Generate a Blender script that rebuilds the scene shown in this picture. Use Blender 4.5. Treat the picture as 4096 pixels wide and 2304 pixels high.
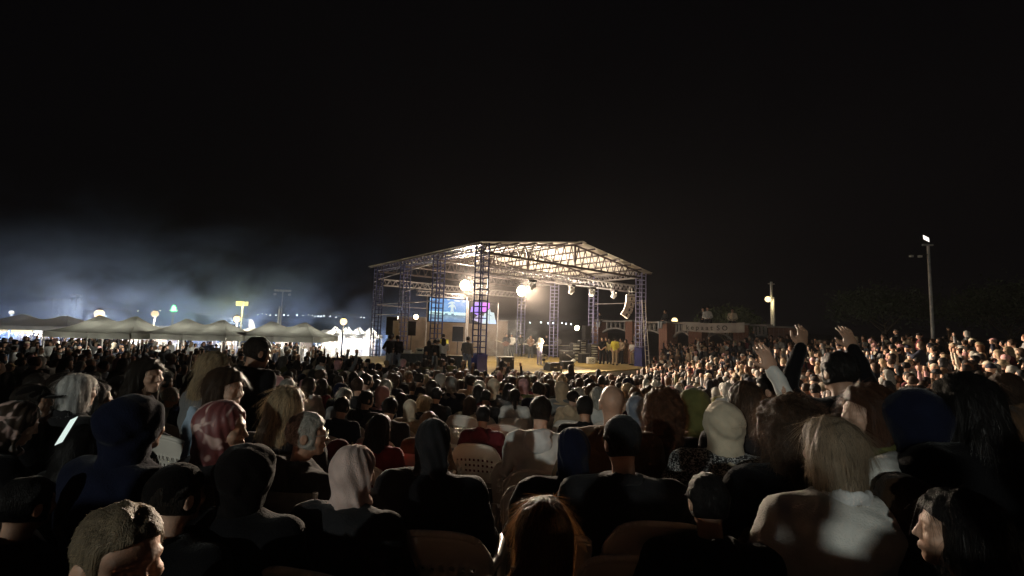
import bpy, bmesh, math, random
import numpy as np
from mathutils import Vector, Matrix, Euler

for o in list(bpy.data.objects):
    bpy.data.objects.remove(o, do_unlink=True)
SC = bpy.context.scene
COL = SC.collection
R = math.radians
random.seed(7)
RNG = np.random.default_rng(11)

# ------------------------------------------------------------------ camera
CAM_Z = 3.3
FPX, PITCH, ROLL = 442.0, 0.0902, 0.031        # focal length in 1024 px, tilt up, roll
cam = bpy.data.cameras.new('camera')
cam_o = bpy.data.objects.new('camera', cam)
COL.objects.link(cam_o)
cam.sensor_width = 36.0
cam.lens = 36.0 * FPX / 1024.0
cam.clip_start, cam.clip_end = 0.05, 6000
_f = Vector((0, math.cos(PITCH), math.sin(PITCH)))
_r, _u = Vector((1, 0, 0)), Vector((0, -math.sin(PITCH), math.cos(PITCH)))
_r2 = _r * math.cos(ROLL) + _u * math.sin(ROLL)
_u2 = -_r * math.sin(ROLL) + _u * math.cos(ROLL)
m = Matrix.Identity(4)
for i in range(3):
    m[i][0], m[i][1], m[i][2] = _r2[i], _u2[i], -_f[i]
m[0][3], m[1][3], m[2][3] = 0, 0, CAM_Z
cam_o.matrix_world = m
SC.camera = cam_o

# ------------------------------------------------------------------ night sky
world = bpy.data.worlds.new('World')
SC.world = world
world.use_nodes = True
wn = world.node_tree
wn.nodes.clear()
sky = wn.nodes.new('ShaderNodeTexSky')
sky.sky_type = 'NISHITA'
sky.sun_disc = False
sky.sun_elevation = R(-3.0)
sky.sun_rotation = R(200)
wmix = wn.nodes.new('ShaderNodeMixRGB')
wmix.inputs[0].default_value = 0.93
wmix.inputs[2].default_value = (0.19, 0.165, 0.23, 1)     # town glow on thin cloud
bg = wn.nodes.new('ShaderNodeBackground')
bg.inputs[1].default_value = 0.006
wo = wn.nodes.new('ShaderNodeOutputWorld')
wn.links.new(sky.outputs[0], wmix.inputs[1])
wn.links.new(wmix.outputs[0], bg.inputs[0])
wn.links.new(bg.outputs[0], wo.inputs[0])

vs = SC.view_settings
SC.display_settings.display_device = 'sRGB'
vs.view_transform = 'Standard'
vs.look = 'None'
vs.exposure = 0.0
vs.gamma = 1.0
vs.use_curve_mapping = False
SC.cycles.use_denoising = True
SC.cycles.max_bounces = 5
SC.cycles.diffuse_bounces = 3
SC.cycles.glossy_bounces = 2
SC.cycles.transmission_bounces = 3
SC.cycles.volume_bounces = 0
SC.cycles.transparent_max_bounces = 8
SC.cycles.volume_step_rate = 2.0
SC.cycles.volume_max_steps = 128
SC.cycles.caustics_reflective = False
SC.cycles.caustics_refractive = False
SC.cycles.sample_clamp_indirect = 4.0
SC.cycles.use_light_tree = True

# ------------------------------------------------------------------ helpers
def at(u, v, d):
    """World point on the ray through pixel (u, v) of a 1024x576 frame, d metres deep along +Y."""
    x, y = u - 512.0, v - 288.0
    c, s = math.cos(-ROLL), math.sin(-ROLL)
    X, Y = c * x - s * y, s * x + c * y
    dx, dv = X / FPX, -Y / FPX
    cp, sp = math.cos(PITCH), math.sin(PITCH)
    ry, rz = cp - sp * dv, sp + cp * dv
    return Vector((dx * d / ry, d, CAM_Z + rz * d / ry))

def onlevel(u, v, z):
    """World point where the ray through pixel (u, v) meets the level z."""
    p = at(u, v, 1.0)
    t = (z - CAM_Z) / (p.z - CAM_Z)
    return Vector((p.x * t, t, z))

def topx(p):
    x, y, z = p[0], p[1], p[2] - CAM_Z
    cp, sp = math.cos(PITCH), math.sin(PITCH)
    d = cp * y + sp * z
    if d < 0.05:
        return (-9999, -9999, d)
    X, Y = FPX * x / d, -FPX * (-sp * y + cp * z) / d
    c, s = math.cos(ROLL), math.sin(ROLL)
    return (512 + c * X - s * Y, 288 + s * X + c * Y, d)

def link(o, parent=None):
    COL.objects.link(o)
    if parent is not None:
        o.parent = parent
    return o

def tag(o, label=None, cat=None, group=None, kind=None):
    if label: o['label'] = label
    if cat: o['category'] = cat
    if group: o['group'] = group
    if kind: o['kind'] = kind
    return o

def empty(name, loc=(0, 0, 0), rz=0.0, label=None, cat=None, group=None):
    o = bpy.data.objects.new(name, None)
    o.location = loc
    o.rotation_euler = (0, 0, rz)
    o.empty_display_size = 0.2
    link(o)
    return tag(o, label, cat, group)

def mesh_obj(name, me, parent=None, color=None):
    o = bpy.data.objects.new(name, me)
    if color is not None:
        o.color = (*color[:3], 1)
    return link(o, parent)

def np_mesh(name, V, F, mat=None, smooth=True):
    """Mesh from numpy verts (N,3) and quads or tris (M,k)."""
    me = bpy.data.meshes.new(name)
    V = np.asarray(V, dtype=np.float32)
    F = np.asarray(F, dtype=np.int32)
    k = F.shape[1]
    me.vertices.add(len(V)); me.vertices.foreach_set('co', V.ravel())
    me.loops.add(F.size); me.loops.foreach_set('vertex_index', F.ravel())
    me.polygons.add(len(F))
    me.polygons.foreach_set('loop_start', np.arange(0, F.size, k, dtype=np.int32))
    me.polygons.foreach_set('loop_total', np.full(len(F), k, dtype=np.int32))
    me.polygons.foreach_set('use_smooth', np.full(len(F), smooth, dtype=bool))
    me.update(calc_edges=True)
    if mat: me.materials.append(mat)
    return me

class MB:
    """Collects boxes, bars and sheets into one mesh."""
    def __init__(self): self.v, self.f, self.s = [], [], []
    def _add(self, vs, fs, smooth=False):
        b = len(self.v)
        self.v += [tuple(p) for p in vs]
        for f in fs:
            self.f.append([b + i for i in f]); self.s.append(smooth)
        return self
    def box(self, c, size, rz=0.0, M=None):
        x, y, z = size[0] / 2, size[1] / 2, size[2] / 2
        q = M if M is not None else Matrix.Rotation(rz, 3, 'Z')
        c = Vector(c)
        vs = [c + q @ Vector((sx * x, sy * y, sz * z)) for sz in (-1, 1) for sy in (-1, 1) for sx in (-1, 1)]
        return self._add(vs, [(0, 2, 3, 1), (4, 5, 7, 6), (0, 1, 5, 4), (2, 6, 7, 3), (0, 4, 6, 2), (1, 3, 7, 5)])
    def bar(self, p0, p1, r, n=6, r1=None, cap=True, smooth=True):
        p0, p1 = Vector(p0), Vector(p1)
        r1 = r if r1 is None else r1
        d = (p1 - p0)
        if d.length < 1e-6: return self
        d.normalize()
        a = d.orthogonal().normalized(); b = d.cross(a)
        vs, fs = [], []
        for p, rr in ((p0, r), (p1, r1)):
            for i in range(n):
                t = 2 * math.pi * i / n
                vs.append(p + (a * math.cos(t) + b * math.sin(t)) * rr)
        for i in range(n):
            j = (i + 1) % n
            fs.append((i, j, n + j, n + i))
        self._add(vs, fs, smooth)
        if cap:
            self._add(vs, [tuple(range(n))[::-1], tuple(range(n, 2 * n))])
        return self
    def tube(self, pts, r, n=6):
        for a, b in zip(pts[:-1], pts[1:]): self.bar(a, b, r, n)
        return self
    def poly(self, pts, thick=None, up=(0, 0, 1)):
        pts = [Vector(p) for p in pts]; n = len(pts)
        if thick is None: return self._add(pts, [tuple(range(n))])
        d = Vector(up) * thick
        vs = [p + d for p in pts] + pts
        fs = [tuple(range(n)), tuple(range(2 * n - 1, n - 1, -1))]
        for i in range(n):
            j = (i + 1) % n
            fs.append((i, n + i, n + j, j))
        return self._add(vs, fs)
    def lathe(self, c, prof, n=16, axis=(0, 0, 1), smooth=True):
        c = Vector(c); ax = Vector(axis).normalized(); a = ax.orthogonal().normalized(); b = ax.cross(a)
        vs, fs = [], []
        for (r, h) in prof:
            for i in range(n):
                t = 2 * math.pi * i / n
                vs.append(c + ax * h + (a * math.cos(t) + b * math.sin(t)) * r)
        for k in range(len(prof) - 1):
            for i in range(n):
                j = (i + 1) % n
                fs.append((k * n + i, k * n + j, (k + 1) * n + j, (k + 1) * n + i))
        return self._add(vs, fs, smooth)
    def build(self, name, mat, parent=None, color=None, bevel=0.0):
        me = bpy.data.meshes.new(name)
        me.from_pydata(self.v, [], self.f)
        me.polygons.foreach_set('use_smooth', np.array(self.s, dtype=bool))
        me.update()
        if mat: me.materials.append(mat)
        if bevel > 0:
            bm = bmesh.new(); bm.from_mesh(me)
            bmesh.ops.bevel(bm, geom=[e for e in bm.edges], offset=bevel, segments=2, affect='EDGES', profile=0.5)
            bm.to_mesh(me); bm.free()
        return mesh_obj(name, me, parent, color)

def copy_tree(o, parent=None):
    c = o.copy(); COL.objects.link(c)
    if parent is not None: c.parent = parent
    for ch in o.children: copy_tree(ch, c)
    return c

# ------------------------------------------------------------------ materials
def new_mat(name):
    m = bpy.data.materials.new(name); m.use_nodes = True
    nt = m.node_tree; nt.nodes.clear()
    out = nt.nodes.new('ShaderNodeOutputMaterial')
    b = nt.nodes.new('ShaderNodeBsdfPrincipled')
    nt.links.new(b.outputs[0], out.inputs[0])
    return m, nt, b

def mat(name, color=None, rough=0.6, metal=0.0, scale=8.0, var=0.25, bump=0.0, bscale=None, sheen=0.0, spec=0.5, stretch=(1, 1, 1), coords='Object', trans=0.0):
    """Procedural surface: colour (or the object's own colour) broken up by noise, with fine relief."""
    m, nt, b = new_mat(name)
    N, L = nt.nodes, nt.links
    tc = N.new('ShaderNodeTexCoord')
    mp = N.new('ShaderNodeMapping'); mp.inputs['Scale'].default_value = stretch
    L.new(tc.outputs[coords], mp.inputs[0])
    nz = N.new('ShaderNodeTexNoise'); nz.inputs['Scale'].default_value = scale; nz.inputs['Detail'].default_value = 4
    L.new(mp.outputs[0], nz.inputs[0])
    mr = N.new('ShaderNodeMapRange'); mr.inputs[1].default_value = 0.3; mr.inputs[2].default_value = 0.7
    mr.inputs[3].default_value = 1 - var; mr.inputs[4].default_value = 1 + var * 0.6
    L.new(nz.outputs[0], mr.inputs[0])
    mx = N.new('ShaderNodeMixRGB'); mx.blend_type = 'MULTIPLY'; mx.inputs[0].default_value = 1
    if color is None:
        oi = N.new('ShaderNodeObjectInfo'); L.new(oi.outputs['Color'], mx.inputs[1])
    elif color == 'ATTR':
        at_ = N.new('ShaderNodeVertexColor'); at_.layer_name = 'Col'; L.new(at_.outputs[0], mx.inputs[1])
    else:
        mx.inputs[1].default_value = (*color, 1)
    L.new(mr.outputs[0], mx.inputs[2])
    L.new(mx.outputs[0], b.inputs['Base Color'])
    b.inputs['Roughness'].default_value = rough
    b.inputs['Metallic'].default_value = metal
    b.inputs['Specular IOR Level'].default_value = spec
    if sheen:
        b.inputs['Sheen Weight'].default_value = sheen; b.inputs['Sheen Roughness'].default_value = 0.35
    if bump:
        n2 = N.new('ShaderNodeTexNoise'); n2.inputs['Scale'].default_value = bscale or scale * 6; n2.inputs['Detail'].default_value = 3
        L.new(mp.outputs[0], n2.inputs[0])
        bp = N.new('ShaderNodeBump'); bp.inputs['Strength'].default_value = bump; bp.inputs['Distance'].default_value = 0.02
        L.new(n2.outputs[0], bp.inputs['Height']); L.new(bp.outputs[0], b.inputs['Normal'])
    return m

def translucent(m, amount):
    """Let part of the light through the sheet."""
    nt = m.node_tree; N, L = nt.nodes, nt.links
    b = [n for n in N if n.type == 'BSDF_PRINCIPLED'][0]; out = [n for n in N if n.type == 'OUTPUT_MATERIAL'][0]
    t = N.new('ShaderNodeBsdfTranslucent'); mx = N.new('ShaderNodeMixShader'); mx.inputs[0].default_value = amount
    L.new(b.inputs['Base Color'].links[0].from_socket, t.inputs[0])
    L.new(b.outputs[0], mx.inputs[1]); L.new(t.outputs[0], mx.inputs[2]); L.new(mx.outputs[0], out.inputs[0])
    return m

def emit(name, color, strength):
    m, nt, b = new_mat(name)
    b.inputs['Base Color'].default_value = (0.02, 0.02, 0.02, 1)
    b.inputs['Emission Color'].default_value = (*color, 1)
    b.inputs['Emission Strength'].default_value = strength
    b.inputs['Specular IOR Level'].default_value = 0.0
    return m

M = {}
M['ground'] = mat('dusty ground', (0.085, 0.07, 0.055), 0.95, scale=0.35, var=0.5, bump=0.5, bscale=6, coords='Object')
M['deck'] = mat('plywood stage deck', (0.31, 0.225, 0.07), 0.75, scale=0.7, var=0.35, bump=0.15, bscale=20, stretch=(1, 4, 1))
M['fascia'] = mat('cream painted board', (0.62, 0.57, 0.44), 0.8, scale=2.5, var=0.2, bump=0.1)
M['steel_lit'] = mat('lit blue painted steel', (0.26, 0.26, 0.46), 0.5, 0.1, scale=5, var=0.35)  # same tower paint, lightened in colour for strong light on the right towers
M['steel_blue'] = mat('blue painted steel', (0.030, 0.038, 0.13), 0.45, 0.15, scale=5, var=0.4)  # tower paint darkened in colour where the left towers stand backlit
M['steel_grey'] = mat('galvanised steel', (0.42, 0.40, 0.41), 0.5, 0.35, scale=6, var=0.3)
M['steel_white'] = mat('white painted steel', (0.70, 0.66, 0.62), 0.5, 0.1, scale=6, var=0.2)
M['truss_backlit'] = mat('truss darkened as backlit', (0.06, 0.045, 0.045), 0.6, 0.1, scale=6, var=0.35)  # backlit shade of the trusses put into the colour
M['roof'] = mat('zinc roofing sheet', (0.60, 0.57, 0.51), 0.85, 0.0, spec=0.2, scale=1.6, var=0.25, bump=0.1)
M['black'] = mat('black road case vinyl', (0.012, 0.012, 0.013), 0.55, scale=9, var=0.4, bump=0.2, bscale=120)
M['grille'] = mat('black speaker grille', (0.018, 0.018, 0.02), 0.45, 0.4, scale=60, var=0.6)
M['alu'] = mat('brushed aluminium edge', (0.62, 0.61, 0.59), 0.35, 0.8, scale=10, var=0.2)
M['white'] = mat('white paint', (0.72, 0.71, 0.68), 0.6, scale=5, var=0.15)
M['cream_speaker'] = mat('pale loudspeaker paint', (0.66, 0.58, 0.50), 0.6, scale=5, var=0.15)
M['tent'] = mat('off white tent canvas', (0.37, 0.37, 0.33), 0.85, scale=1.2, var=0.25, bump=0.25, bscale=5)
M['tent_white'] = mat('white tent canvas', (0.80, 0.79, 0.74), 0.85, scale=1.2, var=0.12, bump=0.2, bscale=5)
M['brick'] = mat('red brick', (0.17, 0.07, 0.045), 0.9, scale=14, var=0.45, bump=0.4)
M['concrete'] = mat('pale concrete', (0.22, 0.21, 0.20), 0.85, scale=3, var=0.3, bump=0.2)
M['pole'] = mat('pale pole paint', (0.62, 0.60, 0.57), 0.6, 0.1, scale=4, var=0.2)
M['tan_wall'] = mat('tan rendered wall', (0.17, 0.13, 0.10), 0.9, scale=1.5, var=0.25, bump=0.2)
M['plastic'] = mat('white plastic chair', (0.62, 0.57, 0.51), 0.38, scale=4, var=0.12)
M['yellow'] = mat('yellow painted timber', (0.60, 0.42, 0.10), 0.65, scale=6, var=0.3)
M['canvas'] = mat('grey green camp chair canvas', (0.10, 0.10, 0.085), 0.9, scale=30, var=0.3, bump=0.2)
M['cloth'] = mat('woven cloth', None, 0.9, scale=14, var=0.14, bump=0.35, bscale=160, sheen=0.12, spec=0.05)
M['skin'] = mat('skin', None, 0.5, scale=22, var=0.16, bump=0.12, bscale=140, spec=0.4)
M['hair'] = mat('hair', None, 0.55, scale=9, var=0.5, bump=0.7, bscale=30, stretch=(9, 9, 0.9), spec=0.22)
M['strand'] = translucent(mat('hair strands', None, 0.45, scale=9, var=0.4, spec=0.35), 0.45)
M['crowd'] = mat('crowd clothes and skin', 'ATTR', 0.8, scale=20, var=0.25, spec=0.25)
M['leaf'] = mat('leaves', (0.045, 0.065, 0.022), 0.6, scale=3, var=0.5)
M['bark'] = mat('bark', (0.10, 0.075, 0.05), 0.95, scale=8, var=0.4, bump=0.5)
M['hill'] = mat('dark hillside scrub', (0.03, 0.035, 0.025), 0.95, scale=0.02, var=0.5)
M['sea'] = mat('night sea', (0.01, 0.014, 0.02), 0.2, scale=0.05, var=0.3, bump=0.3, bscale=0.4)
M['lamp_warm'] = emit('warm flood lens', (1.0, 0.80, 0.50), 14)
M['lamp_soft'] = emit('warm street lamp lens', (1.0, 0.74, 0.36), 2.4)
M['lamp_yellow'] = emit('sodium flood lens', (1.0, 0.85, 0.22), 2.6)
M['lamp_white'] = emit('white lamp lens', (1.0, 0.96, 0.88), 4)
M['lamp_dim'] = emit('dim white lamp lens', (1.0, 0.93, 0.85), 1.6)
M['bulb'] = emit('white bulb', (1.0, 0.95, 0.85), 40)
M['shore'] = emit('distant street light', (0.75, 0.88, 1.0), 26.0)
M['green_light'] = emit('green neon tubes', (0.10, 1.0, 0.16), 40)
M['phone_screen'] = emit('phone screen', (0.72, 0.86, 0.80), 1.0)

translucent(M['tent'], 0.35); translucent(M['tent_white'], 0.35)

def point(name, loc, power, color, radius=0.15, parent=None):
    l = bpy.data.lights.new(name, 'POINT'); l.energy = power; l.color = color; l.shadow_soft_size = radius
    o = bpy.data.objects.new(name, l); link(o, parent); o.location = loc
    return o

def spot(name, loc, aim, power, color, angle, blend=0.6, radius=0.15, parent=None):
    l = bpy.data.lights.new(name, 'SPOT'); l.energy = power; l.color = color; l.shadow_soft_size = radius
    l.spot_size = angle; l.spot_blend = blend
    o = bpy.data.objects.new(name, l); link(o, parent); o.location = loc
    d = Vector(aim) - Vector(loc)
    if parent is not None: d = d
    o.rotation_euler = d.to_track_quat('-Z', 'Y').to_euler()
    return o
# ================================================================== terrain
TH = 0.693
AX, BX = Vector((math.cos(TH), math.sin(TH), 0)), Vector((-math.sin(TH), math.cos(TH), 0))
L1 = Vector((-1.44, 20.63, 0))
SW, SD = 12.86, 11.89                       # stage canopy: width along AX, depth along BX
EAVE, RIDGE, DECK = 7.05, 8.12, 1.10
CX, CY = 3.5, 24.7                          # middle of the stage front: the seats curve round it
def S(s, t, z=0.0):
    p = L1 + AX * s + BX * t
    return Vector((p.x, p.y, z))

def smooth01(x): 
    x = np.clip(x, 0, 1); return x * x * (3 - 2 * x)

def ground_z(x, y):
    """Height of the bowl: a gentle slope towards the camera, a steeper bank on the right, level ground on the left."""
    x, y = np.asarray(x, float), np.asarray(y, float)
    dx, dy = x - CX, y - CY
    r = np.hypot(dx, dy)
    phi = np.degrees(np.arctan2(dy, dx))
    phi = np.where(phi > 100, phi - 360, phi)          # -260 .. 100
    s = np.interp(phi, [-175, -140, -120, -98, -70, -50, -18, 0, 40, 75], [0.0, 0.02, 0.07, 0.082, 0.09, 0.145, 0.205, 0.24, 0.26, 0.0])
    top = np.interp(phi, [-175, -140, -120, -98, -70, -18, 40, 75], [0.0, 0.3, 1.4, 1.75, 1.8, 2.25, 1.7, 0.0])
    h = np.minimum(np.maximum(r - 4.5, 0) * s, top)
    return h * (1 - smooth01((r - 40) / 30))

def gz(x, y): return float(ground_z(x, y))

xs = np.unique(np.concatenate([np.linspace(-30, 30, 121), np.linspace(-90, 90, 61), np.linspace(-3000, 3000, 21)]))
ys = np.unique(np.concatenate([np.linspace(-20, 50, 141), np.linspace(-80, 130, 61), np.linspace(-600, 3000, 19)]))
GX, GY = np.meshgrid(xs, ys, indexing='ij')
GV = np.stack([GX, GY, ground_z(GX, GY)], -1).reshape(-1, 3)
ii = np.arange(GX.size).reshape(GX.shape)
GF = np.stack([ii[:-1, :-1], ii[1:, :-1], ii[1:, 1:], ii[:-1, 1:]], -1).reshape(-1, 4)
tag(mesh_obj('ground', np_mesh('ground', GV, GF, M['ground'])), kind='structure')

# far shore across the water
n = 90
hx = np.linspace(-2600, 2600, n)
hz = 26 + 14 * np.sin(hx * 0.0021 + 1) + 9 * np.sin(hx * 0.0067) + 5 * np.sin(hx * 0.017 + 2)
prof = [(1500, -4, 0), (1650, 0, 0.45), (1850, 0, 0.85), (2050, 0, 1.0), (2400, 0, 0.6)]
HV = np.array([[x, yy, -2 + k * h] for (yy, _, k) in prof for x, h in zip(hx, hz)])
jj = np.arange(len(prof) * n).reshape(len(prof), n)
HF = np.stack([jj[:-1, :-1], jj[:-1, 1:], jj[1:, 1:], jj[1:, :-1]], -1).reshape(-1, 4)
tag(mesh_obj('hills', np_mesh('hills', HV, HF, M['hill'])), kind='structure')
shore_me = None
SHORE = [258, 262, 266, 270, 276, 281, 284, 288, 297, 303, 309, 312, 315, 318, 321, 324, 330, 336, 361, 364, 530, 541, 548, 553, 558, 562, 566, 571, 138, 160]
for i, u in enumerate(SHORE):
    v = 328 + 0.031 * (u - 512) - (5.4 + 1.3 * random.random())
    p = at(u, v, 1640)
    if shore_me is None:
        o = MB().lathe((0, 0, 0), [(0.01, -1.6), (1.2, -1.1), (1.7, 0), (1.2, 1.1), (0.01, 1.6)], 8).build('shore_light', M['shore'])
        shore_me = o.data
    else:
        o = mesh_obj('shore_light', shore_me)
    o.location = p; s_ = 0.6 + 0.6 * random.random(); o.scale = (s_, s_, s_)
    tag(o, 'tiny pale street light on the dark far shore', 'street light', 'street lights along the far shore')

# ================================================================== stage deck
deck = empty('stage', S(SW / 2, SD / 2, 0), 0, 'low wide stage with ochre deck and cream front boards', 'stage')
def rel(o, root):
    o.matrix_parent_inverse = root.matrix_world.inverted() if False else Matrix.Translation(-Vector(root.location))
    return o
A_ = onlevel(379.6, 376, DECK); B_ = Vector((-0.75, 19.2, 0))
DECK_POLY = [(A_.x, A_.y), (B_.x, B_.y), tuple(S(SW + 0.9, -1.0)[:2]), tuple(S(SW + 1.2, SD + 0.8)[:2]), tuple(S(-3.0, SD + 0.8)[:2])]
rel(MB().poly([(x, y, DECK - 0.06) for x, y in DECK_POLY], 0.06).build('deck', M['deck'], deck), deck)
for i in range(5):
    p0, p1 = Vector((*DECK_POLY[i], 0)), Vector((*DECK_POLY[(i + 1) % 5], 0))
    d = p1 - p0; L = d.length; d.normalize(); nrm = Vector((d.y, -d.x, 0))
    k = max(1, round(L / 2.0))
    for j in range(k):                                     # fascia boards
        q0, q1 = p0 + d * (L * j / k + 0.012), p0 + d * (L * (j + 1) / k - 0.012)
        c = (q0 + q1) / 2 - nrm * 0.03; c.z = (DECK - 0.07) / 2
        rel(MB().box(c, ((q1 - q0).length, 0.04, DECK - 0.07), math.atan2(d.y, d.x)).build('fascia_board', M['fascia'], deck), deck)

# ================================================================== stage canopy
can = empty('stage_canopy', S(SW / 2, SD / 2, 0), 0, 'open gabled stage canopy of blue lattice towers, trusses and zinc sheets', 'stage canopy')
def part(mb, name, mt, parent, root, **k):
    o = mb.build(name, mt, parent, **k)
    if parent is root: rel(o, root)
    return o
def sub(mb, name, mt, parent, **k):
    o = mb.build(name, mt, parent, **k)
    return o

tower_parts = {}
def tower(s, t, z0, z1, w=0.45, mt='steel_blue', cover=None):
    h = w / 2
    mb = MB()
    for i in (-1, 1):
        for j in (-1, 1):
            mb.bar(S(s + i * h, t + j * h, z0), S(s + i * h, t + j * h, z1), 0.04, 6)
    o = part(mb, 'tower', M[mt], can, can)
    r = MB(); z = z0 + 0.15; k = 0
    while z < z1 - 0.05:
        for i in (-1, 1):
            r.bar(S(s - h, t + i * h, z), S(s + h, t + i * h, z), 0.027, 4)
            r.bar(S(s + i * h, t - h, z), S(s + i * h, t + h, z), 0.027, 4)
        z += 0.27; k += 1
    q = sub(r, 'rungs', M[mt], o); q.matrix_parent_inverse = Matrix.Identity(4); q['kind'] = 'stuff'
    if cover:
        c = MB(); hh = h + 0.06
        pts = [S(s - hh, t - hh), S(s + hh, t - hh), S(s + hh, t + hh), S(s - hh, t + hh)]
        nz = 6
        for f in range(4):
            p0, p1 = pts[f], pts[(f + 1) % 4]
            vs = []
            for a in range(nz + 1):
                for b2 in range(5):
                    p = p0.lerp(p1, b2 / 4); p.z = z0 + (cover - z0) * a / nz
                    nrm = Vector(((p1 - p0).y, -(p1 - p0).x, 0)).normalized()
                    p += nrm * 0.025 * math.sin(a * 1.9 + b2 * 2.3 + f)
                    vs.append(p)
            fs = [(a * 5 + b2, a * 5 + b2 + 1, (a + 1) * 5 + b2 + 1, (a + 1) * 5 + b2) for a in range(nz) for b2 in range(4)]
            c._add(vs, fs, True)
        sub(c, 'base_cover', M['blue_sheet'], o)
    return o
M['blue_sheet'] = mat('blue tarpaulin', (0.03, 0.04, 0.22), 0.5, scale=3, var=0.3, bump=0.3, bscale=9)
for k in range(4):
    t = SD * k / 3
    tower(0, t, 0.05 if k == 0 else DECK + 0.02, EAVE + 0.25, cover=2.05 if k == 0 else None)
    tower(SW, t, 0.05 if k == 0 else DECK + 0.02, EAVE + 0.1, mt='steel_lit', cover=2.3 if k == 0 else None)

def gable_truss(t, r=0.058):
    mb = MB(); wb = MB()
    mid = SW / 2
    for s0, s1 in ((0, mid), (SW, mid)):
        mb.bar(S(s0, t, EAVE + 0.12), S(s1, t, RIDGE - 0.05), r, 6)
    mb.bar(S(0, t, EAVE - 0.22), S(SW, t, EAVE - 0.22), r * 1.15, 6)
    mb.bar(S(mid, t, EAVE - 0.22), S(mid, t, RIDGE - 0.05), r * 1.2, 6)
    o = part(mb, 'gable_truss', M['truss_backlit'], can, can)
    nseg = 22
    zt = lambda s: EAVE + 0.12 + (RIDGE - 0.17 - EAVE) * (1 - abs(s - mid) / mid)
    for i in range(nseg):
        s0, s1 = SW * i / nseg, SW * (i + 1) / nseg; sm = (s0 + s1) / 2
        wb.bar(S(s0, t, EAVE - 0.22), S(sm, t, zt(sm)), 0.034, 5)
        wb.bar(S(sm, t, zt(sm)), S(s1, t, EAVE - 0.22), 0.034, 5)
    sub(wb, 'web', M['truss_backlit'], o)['kind'] = 'stuff'
for k in range(4): gable_truss(SD * k / 3)

def box_truss(p0, p1, w, name='box_truss', mt='steel_grey', seg=0.42, rr=0.034):
    """Four chords and zigzag webs between two world points."""
    p0, p1 = Vector(p0), Vector(p1); d = (p1 - p0); L = d.length; d.normalize()
    side = Vector((-d.y, d.x, 0)).normalized() * w / 2; up = Vector((0, 0, w / 2))
    mb = MB(); wb = MB(); nseg = max(2, round(L / seg))
    cs = [side + up, -side + up, -side - up, side - up]
    for c in cs: mb.bar(p0 + c, p1 + c, rr, 6)
    for i in range(nseg):
        q0, q1 = p0 + d * (L * i / nseg), p0 + d * (L * (i + 1) / nseg); qm = (q0 + q1) / 2
        for f in range(4):
            a, b2 = cs[f], cs[(f + 1) % 4]
            wb.bar(q0 + a, qm + b2, rr * 0.6, 4); wb.bar(qm + b2, q1 + a, rr * 0.6, 4)
    o = part(mb, name, M[mt], can, can)
    sub(wb, 'web', M[mt], o)['kind'] = 'stuff'
    return o
LZ = EAVE - 0.95
box_truss(S(0.2, 0.35, LZ), S(SW - 0.2, 0.35, LZ), 0.42, 'lighting_truss')
for s in (0, SW):                                        # side trusses under the eaves
    for k in range(3):
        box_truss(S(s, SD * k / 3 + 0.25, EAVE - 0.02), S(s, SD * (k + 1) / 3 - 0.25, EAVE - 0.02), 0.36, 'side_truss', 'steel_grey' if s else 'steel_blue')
box_truss(S(0.2, SD - 0.2, LZ), S(SW - 0.2, SD - 0.2, LZ), 0.4, 'back_truss')
# tie pipes on the left flank
for (s0, t0, z0, s1, t1, z1) in ((0, SD, 4.6, 0, SD / 3, 4.62), (0, SD, 3.9, 0, SD * 2 / 3, 3.92), (0, SD, 6.3, 0, SD / 3, 6.75), (0, SD * .66, 5.3, 0, SD * .33, 5.7), (0, SD, 4.55, SW * .5, SD, 4.5), (SW, 0, 5.2, SW, SD / 3, 5.2)):
    part(MB().bar(S(s0, t0, z0), S(s1, t1, z1), 0.028, 6), 'tie_pipe', M['steel_grey'], can, can)
# ladder leaning on the right tower
lad = empty('ladder', S(SW + 0.1, -0.55, 0.1), 0, 'pale metal ladder leaning on the right blue tower', 'ladder')
lb = MB()
la0, la1 = S(SW - 0.55, -0.9, DECK), S(SW - 0.32, -0.42, 5.35)
for q in (-0.18, 0.18): lb.bar(la0 + AX * q, la1 + AX * q, 0.025, 6)
rel(lb.build('side_rails', M['steel_white'], lad), lad)
for i in range(14):
    p = la0.lerp(la1, (i + 0.5) / 14)
    rel(MB().bar(p - AX * 0.18, p + AX * 0.18, 0.016, 5).build('rung', M['steel_white'], lad), lad)

# roof sheets (corrugated) and purlins
OV = 0.55
def roof_z(s): return RIDGE + 0.05 - (RIDGE - EAVE - 0.12) * abs(s - SW / 2) / (SW / 2)
ns = 13
for side in (0, 1):
    for k in range(ns):
        t0 = -0.55 + (SD + 1.1) * k / ns; t1 = -0.55 + (SD + 1.1) * (k + 1) / ns + 0.05
        sE = -OV if side == 0 else SW + OV
        vs, fs = [], []; npt = 25
        for q in range(npt):
            t = t0 + (t1 - t0) * q / (npt - 1)
            dz = 0.022 * math.sin(q * math.pi / 2) + 0.004 * (k % 2)
            for s in (SW / 2, sE): vs.append(S(s, t, roof_z(s) + dz + 0.03))
        fs = [(2 * q, 2 * q + 1, 2 * q + 3, 2 * q + 2) if side else (2 * q + 2, 2 * q + 3, 2 * q + 1, 2 * q) for q in range(npt - 1)]
        part(MB()._add(vs, fs, True), 'roof_sheet', M['roof'], can, can)
    for j in range(7):
        f = j / 6
        s = SW / 2 + (1 if side else -1) * (SW / 2 + OV - 0.1) * f
        p0, p1 = S(s, -0.5, roof_z(s) - 0.045), S(s, SD + 0.5, roof_z(s) - 0.045)
        part(MB().box((p0 + p1) / 2, (0.05, (p1 - p0).length, 0.09), TH).build if False else MB().box((p0 + p1) / 2, (0.05, (p1 - p0).length, 0.09), TH), 'purlin', M['truss_backlit'], can, can)
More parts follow.
